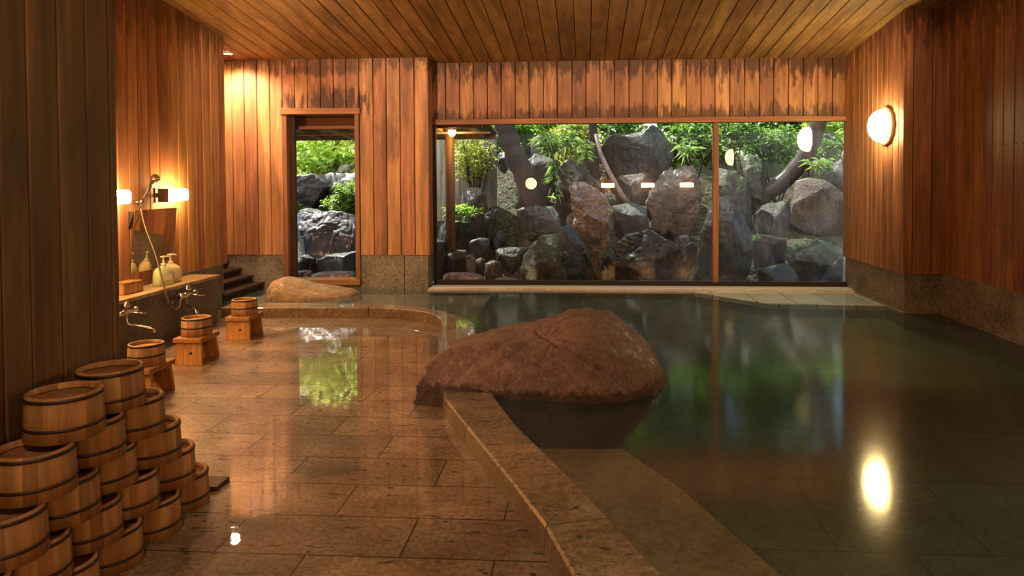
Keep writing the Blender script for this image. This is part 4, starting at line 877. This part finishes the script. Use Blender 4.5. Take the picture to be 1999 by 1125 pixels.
# pump bottles
def make_pump(mbody):
    root = empty('pump_bottle', (0, 0, 0)); mb = MB(); n = 28
    def ring(a, b, z): return [(math.copysign(abs(math.cos(t))**.6, math.cos(t))*a, math.copysign(abs(math.sin(t))**.6, math.sin(t))*b, z) for t in [2*PI*q/n for q in range(n)]]
    prof = [(.046, .076, 0), (.050, .082, .006), (.051, .084, .06), (.050, .082, .10), (.045, .072, .125), (.034, .05, .145), (.022, .028, .157), (.018, .019, .162)]
    vs = [v for a, b, z in prof for v in ring(a, b, z)]
    fs = [(i*n+q, i*n+(q+1) % n, (i+1)*n+(q+1) % n, (i+1)*n+q) for i in range(len(prof)-1) for q in range(n)]+[tuple(reversed(range(n)))]+[tuple((len(prof)-1)*n+q for q in range(n))]
    mb.add(vs, fs, 0, 0, True); mb.build('body', mbody, root)
    mb = MB(); mb.lathe([(0, .160), (.020, .160), (.020, .180), (.008, .184), (.007, .225), (.012, .228), (.014, .240), (0, .243)], 18); mb.tube([(0, .0, .235), (0, .03, .234), (0, .052, .228)], [.008, .007, .006], 10); mb.tube([(0, 0, .236), (0, -.028, .236)], [.009, .006], 10); mb.build('pump', M['white_pl'], root)
    mb = MB(); mb.box((.0505, -.045, .045), (.052, .045, .095)); mb.build('label_patch', M['white_pl'], root)
    return root
for x, y, m, lab, rz in ((-3.50, 5.74, 'green_pl', 'pale green pump bottle in front on the counter', -.35), (-3.535, 5.90, 'peach_pl', 'cream pump bottle behind the green one', -.5)):
    o = make_pump(M[m]); o.location = (x, y, .4355); o.rotation_euler = (0, 0, rz); tag(o, lab, 'bottle', 'pump bottles on the washing counter')
# small finger jointed box
bx = empty('wooden_box', (-3.535, 5.31, .4355), -.05); tag(bx, 'small light wooden box with finger joints on the counter by the partition', 'box')
mb = MB()
mb.box((-.06, -.11, 0), (.06, .11, .008), .2); mb.box((-.06, -.11, 0), (-.05, .11, .085), .6); mb.box((.05, -.11, 0), (.06, .11, .085), .7); mb.box((-.05, -.11, 0), (.05, -.10, .085), .3); mb.box((-.05, .10, 0), (.05, .11, .085), .4); mb.build('case', M['hinoki'], bx, bevel=.001)
mb = MB(); mb.box((-.0605, -.111, .082), (.0605, .111, .089), .9); mb.build('lid', M['hinoki_flat'], bx)
# ------------------------------------------------------------------ lamps
def make_washlamp():
    root = empty('wall_lamp', (0, 0, 0))      # on a wall, +X out, shade along +Y
    mb = MB(); mb.box((0, .0, -.06), (.012, .05, .06), 0); mb.box((.012, .005, -.02), (.06, .03, .02), 0); mb.box((.03, .0, -.058), (.12, .012, .058), 0); mb.build('bracket', M['iron'], root, bevel=.002)
    mb = MB(); n = 20; prof = []
    for y, s in ((.013, .9), (.02, 1.0), (.31, 1.0), (.325, .93), (.33, .8)):
        prof.append([(.078+math.copysign(abs(math.cos(t))**.5, math.cos(t))*.044*s, y, math.copysign(abs(math.sin(t))**.5, math.sin(t))*.055*s) for t in [2*PI*q/n for q in range(n)]])
    vs = [v for r in prof for v in r]; fs = [(i*n+q, i*n+(q+1) % n, (i+1)*n+(q+1) % n, (i+1)*n+q) for i in range(4) for q in range(n)]+[tuple(range(n)), tuple(4*n+q for q in range(n))]
    mb.add(vs, fs, 0, 0, True); mb.build('shade', M['glow_wash'], root)
    return root
wl = make_washlamp(); GWL = 'frosted tubular lamps above the washing places'
WLP = [((XB+.001, 5.885, 1.178), 0, 'lit frosted wall lamp right above the mirror'), ((XB+.001, 5.07, 1.178), 0, 'lit frosted wall lamp cut by the partition edge'), ((XB+.001, 4.26, 1.178), 0, 'lit frosted wall lamp behind the partition, next to the cut one'), ((XB+.001, 3.45, 1.178), 0, 'lit frosted wall lamp behind the partition, second from the cut one'), ((XB+.001, 2.64, 1.178), 0, 'lit frosted wall lamp behind the partition, third from the cut one'),
       ((.73, YB+.001, 1.15), PI/2, 'lit wall lamp behind the camera, reflected left of three in the window'), ((1.69, YB+.001, 1.15), PI/2, 'lit wall lamp behind the camera, reflected in the middle of three'), ((2.62, YB+.001, 1.15), PI/2, 'lit wall lamp behind the camera, reflected right of three in the window')]
for i, (loc, rz, lab) in enumerate(WLP):
    o = wl if i == 0 else copy_tree(wl); o.location = loc; o.rotation_euler = (0, 0, rz); tag(o, lab, 'lamp', GWL)
def make_globe(x, y, z, rot, lab, R=.178, mg='glow_globe2'):
    root = empty('globe_lamp', (x, y, z)); root.rotation_euler = rot; tag(root, lab, 'lamp', 'round bulkhead lamps on the walls')
    mb = MB(); mb.lathe([(0, 0), (R, 0), (R+.006, .008), (R+.003, .026), (R-.012, .036), (R-.020, .034)], 12, 0, smooth=False); mb.build('ring', M['ring'], root)
    mb = MB(); Rg = R-.02; mb.lathe([(Rg*math.cos(a)**.8, .032+.130*math.sin(a)) for a in [PI/2*q/8 for q in range(8)]]+[(0, .162)], 28, 0); mb.build('diffuser', M[mg], root)
    return root
make_globe(CXF-.001, 6.98, 1.79, (0, -PI/2, 0), 'round bulkhead lamp glowing on the pier beside the window', mg='glow_globe')
_g = X_at(1420, 307, 2.65)
make_globe(2.78-.001, 2*YW-_g[1], float(_g[2]), (0, -PI/2, 0), 'round bulkhead lamp on the near pier, seen only as window reflection')
make_globe(-1.31, YB+.001, 1.2, (-PI/2, 0, 0), 'round bulkhead lamp on the rear wall, reflected warm beside the pine', .16)
def downlight(x, y, lab, power, spot=True, col=(1, .67, .40), size=150):
    z = ceil_z(y)
    root = empty('downlight', (x, y, z-.004)); tag(root, lab, 'downlight', 'recessed ceiling downlights')
    mb = MB(); mb.lathe([(.05, .02), (.05, -.012), (.062, -.014), (.066, -.004), (.066, .004)], 24, 0); mb.build('trim_ring', M['ring'], root)
    mb = MB(); mb.lathe([(0, -.012), (.048, -.010), (.05, .01)], 20, 0); mb.build('lens', M['glow_down'], root)
    L = bpy.data.lights.new('downlight_bulb', 'SPOT'); L.energy = power; L.color = col; L.spot_size = math.radians(size); L.spot_blend = .8; L.shadow_soft_size = .05
    lo = bpy.data.objects.new('downlight_bulb', L); COL.objects.link(lo); lo.parent = root; lo.location = (0, 0, -.04)
downlight(-3.86, 7.58, 'small lit ceiling downlight in the alcove corner', 230)
downlight(-.9, .6, 'added unseen fill downlight behind the camera over the washing floor', 95)  # this and the next two are added fill, not known fittings
downlight(1.3, .3, 'added unseen fill downlight behind the camera over the bath end', 40)
downlight(-2.7, 2.0, 'added unseen fill downlight behind the partition over the wash bay', 120)
el = empty('eave_lamp', (-1.62, 8.72, 1.86)); tag(el, 'small lit lamp under the eave beside the top of the log post', 'lamp')
mb = MB(); mb.lathe([(0, .10), (.03, .10), (.05, .06), (.05, .05)], 16); mb.build('cap', M['iron'], el)
mb = MB(); mb.lathe([(0, -.03), (.03, -.02), (.045, .01), (.045, .05), (0, .05)], 16); mb.build('diffuser', M['glow_wash'], el)
for x, tx, lab, e in ((-2.5, -2.6, 'added unseen ceiling spot over the wash floor, brightening the doorway wall', 330), (-.1, .2, 'added unseen ceiling spot over the boulder, brightening the window header', 260), (1.9, 2.0, 'added unseen ceiling spot over the bath, brightening the window header', 170)):  # spots added to brighten the far wall; no such fittings known
    root = empty('added_fill_spot', (x, 5.0, ceil_z(5.0)-.004)); tag(root, lab, 'added spotlight', 'added ceiling spots that brighten the far wall')
    q = Vector((tx-x, 2.9, 1.75-ceil_z(5.0)+.12)).to_track_quat('-Z', 'Y')
    mb = MB(); mb.lathe([(0, .004), (.04, .004), (.04, -.01), (.012, -.014), (.012, -.06), (0, -.06)], 18); mb.build('canopy', M['ring'], root)
    mb = MB(); mb.lathe([(0, .07), (.03, .07), (.04, .05), (.045, -.05), (.040, -.05), (.036, .0), (0, .0)], 18, M=Matrix.Translation((0, 0, -.10)) @ q.to_matrix().to_4x4()); mb.build('lamp_head', M['iron'], root)
    L = bpy.data.lights.new('fill_spot_bulb', 'SPOT'); L.energy = e; L.color = (1, .64, .39); L.spot_size = math.radians(86); L.spot_blend = 1.0; L.shadow_soft_size = .035
    lo = bpy.data.objects.new('fill_spot_bulb', L); COL.objects.link(lo); lo.parent = root; lo.location = Vector((0, 0, -.10)) + q @ Vector((0, 0, -.06)); lo.rotation_mode = 'QUATERNION'; lo.rotation_quaternion = q
# ------------------------------------------------------------------ daylight
w = bpy.data.worlds.new('sky'); SC.world = w; w.use_nodes = True; nt = w.node_tree; nt.nodes.clear()
sk = nt.nodes.new('ShaderNodeTexSky'); sk.sky_type = 'NISHITA'; sk.sun_disc = False; sk.sun_elevation = math.radians(52); sk.sun_rotation = math.radians(200); sk.dust_density = 3; sk.air_density = 1.3
bg = nt.nodes.new('ShaderNodeBackground'); ou = nt.nodes.new('ShaderNodeOutputWorld'); bg.inputs[1].default_value = .43
nt.links.new(sk.outputs[0], bg.inputs[0]); nt.links.new(bg.outputs[0], ou.inputs[0])
S = bpy.data.lights.new('sun', 'SUN'); S.energy = 15; S.color = (1, .95, .84); S.angle = math.radians(1.2)
so = bpy.data.objects.new('sun', S); COL.objects.link(so)
so.rotation_euler = Vector((.42, -.45, -.85)).to_track_quat('-Z', 'Y').to_euler()
# ------------------------------------------------------------------ camera and view
cam = bpy.data.cameras.new('camera'); co = bpy.data.objects.new('camera', cam); COL.objects.link(co); SC.camera = co
cam.sensor_width = 36; cam.sensor_fit = 'HORIZONTAL'; cam.lens = F/1999*36
cam.shift_x = (999.5-CX)/1999; cam.shift_y = (CY-562.5)/1999
cam.clip_start = .02; cam.clip_end = 200
R_ = RT; U_ = -DN; B_ = -FW
co.matrix_world = Matrix(((R_[0], U_[0], B_[0], 0), (R_[1], U_[1], B_[1], 0), (R_[2], U_[2], B_[2], HC), (0, 0, 0, 1)))
SC.view_settings.view_transform = 'Standard'; SC.view_settings.look = 'None'; SC.view_settings.gamma = 1; SC.view_settings.exposure = .05
cy = SC.cycles; cy.use_denoising = True; cy.max_bounces = 10; cy.diffuse_bounces = 4; cy.glossy_bounces = 6; cy.transparent_max_bounces = 16
cy.caustics_reflective = False; cy.caustics_refractive = False; cy.sample_clamp_indirect = 6
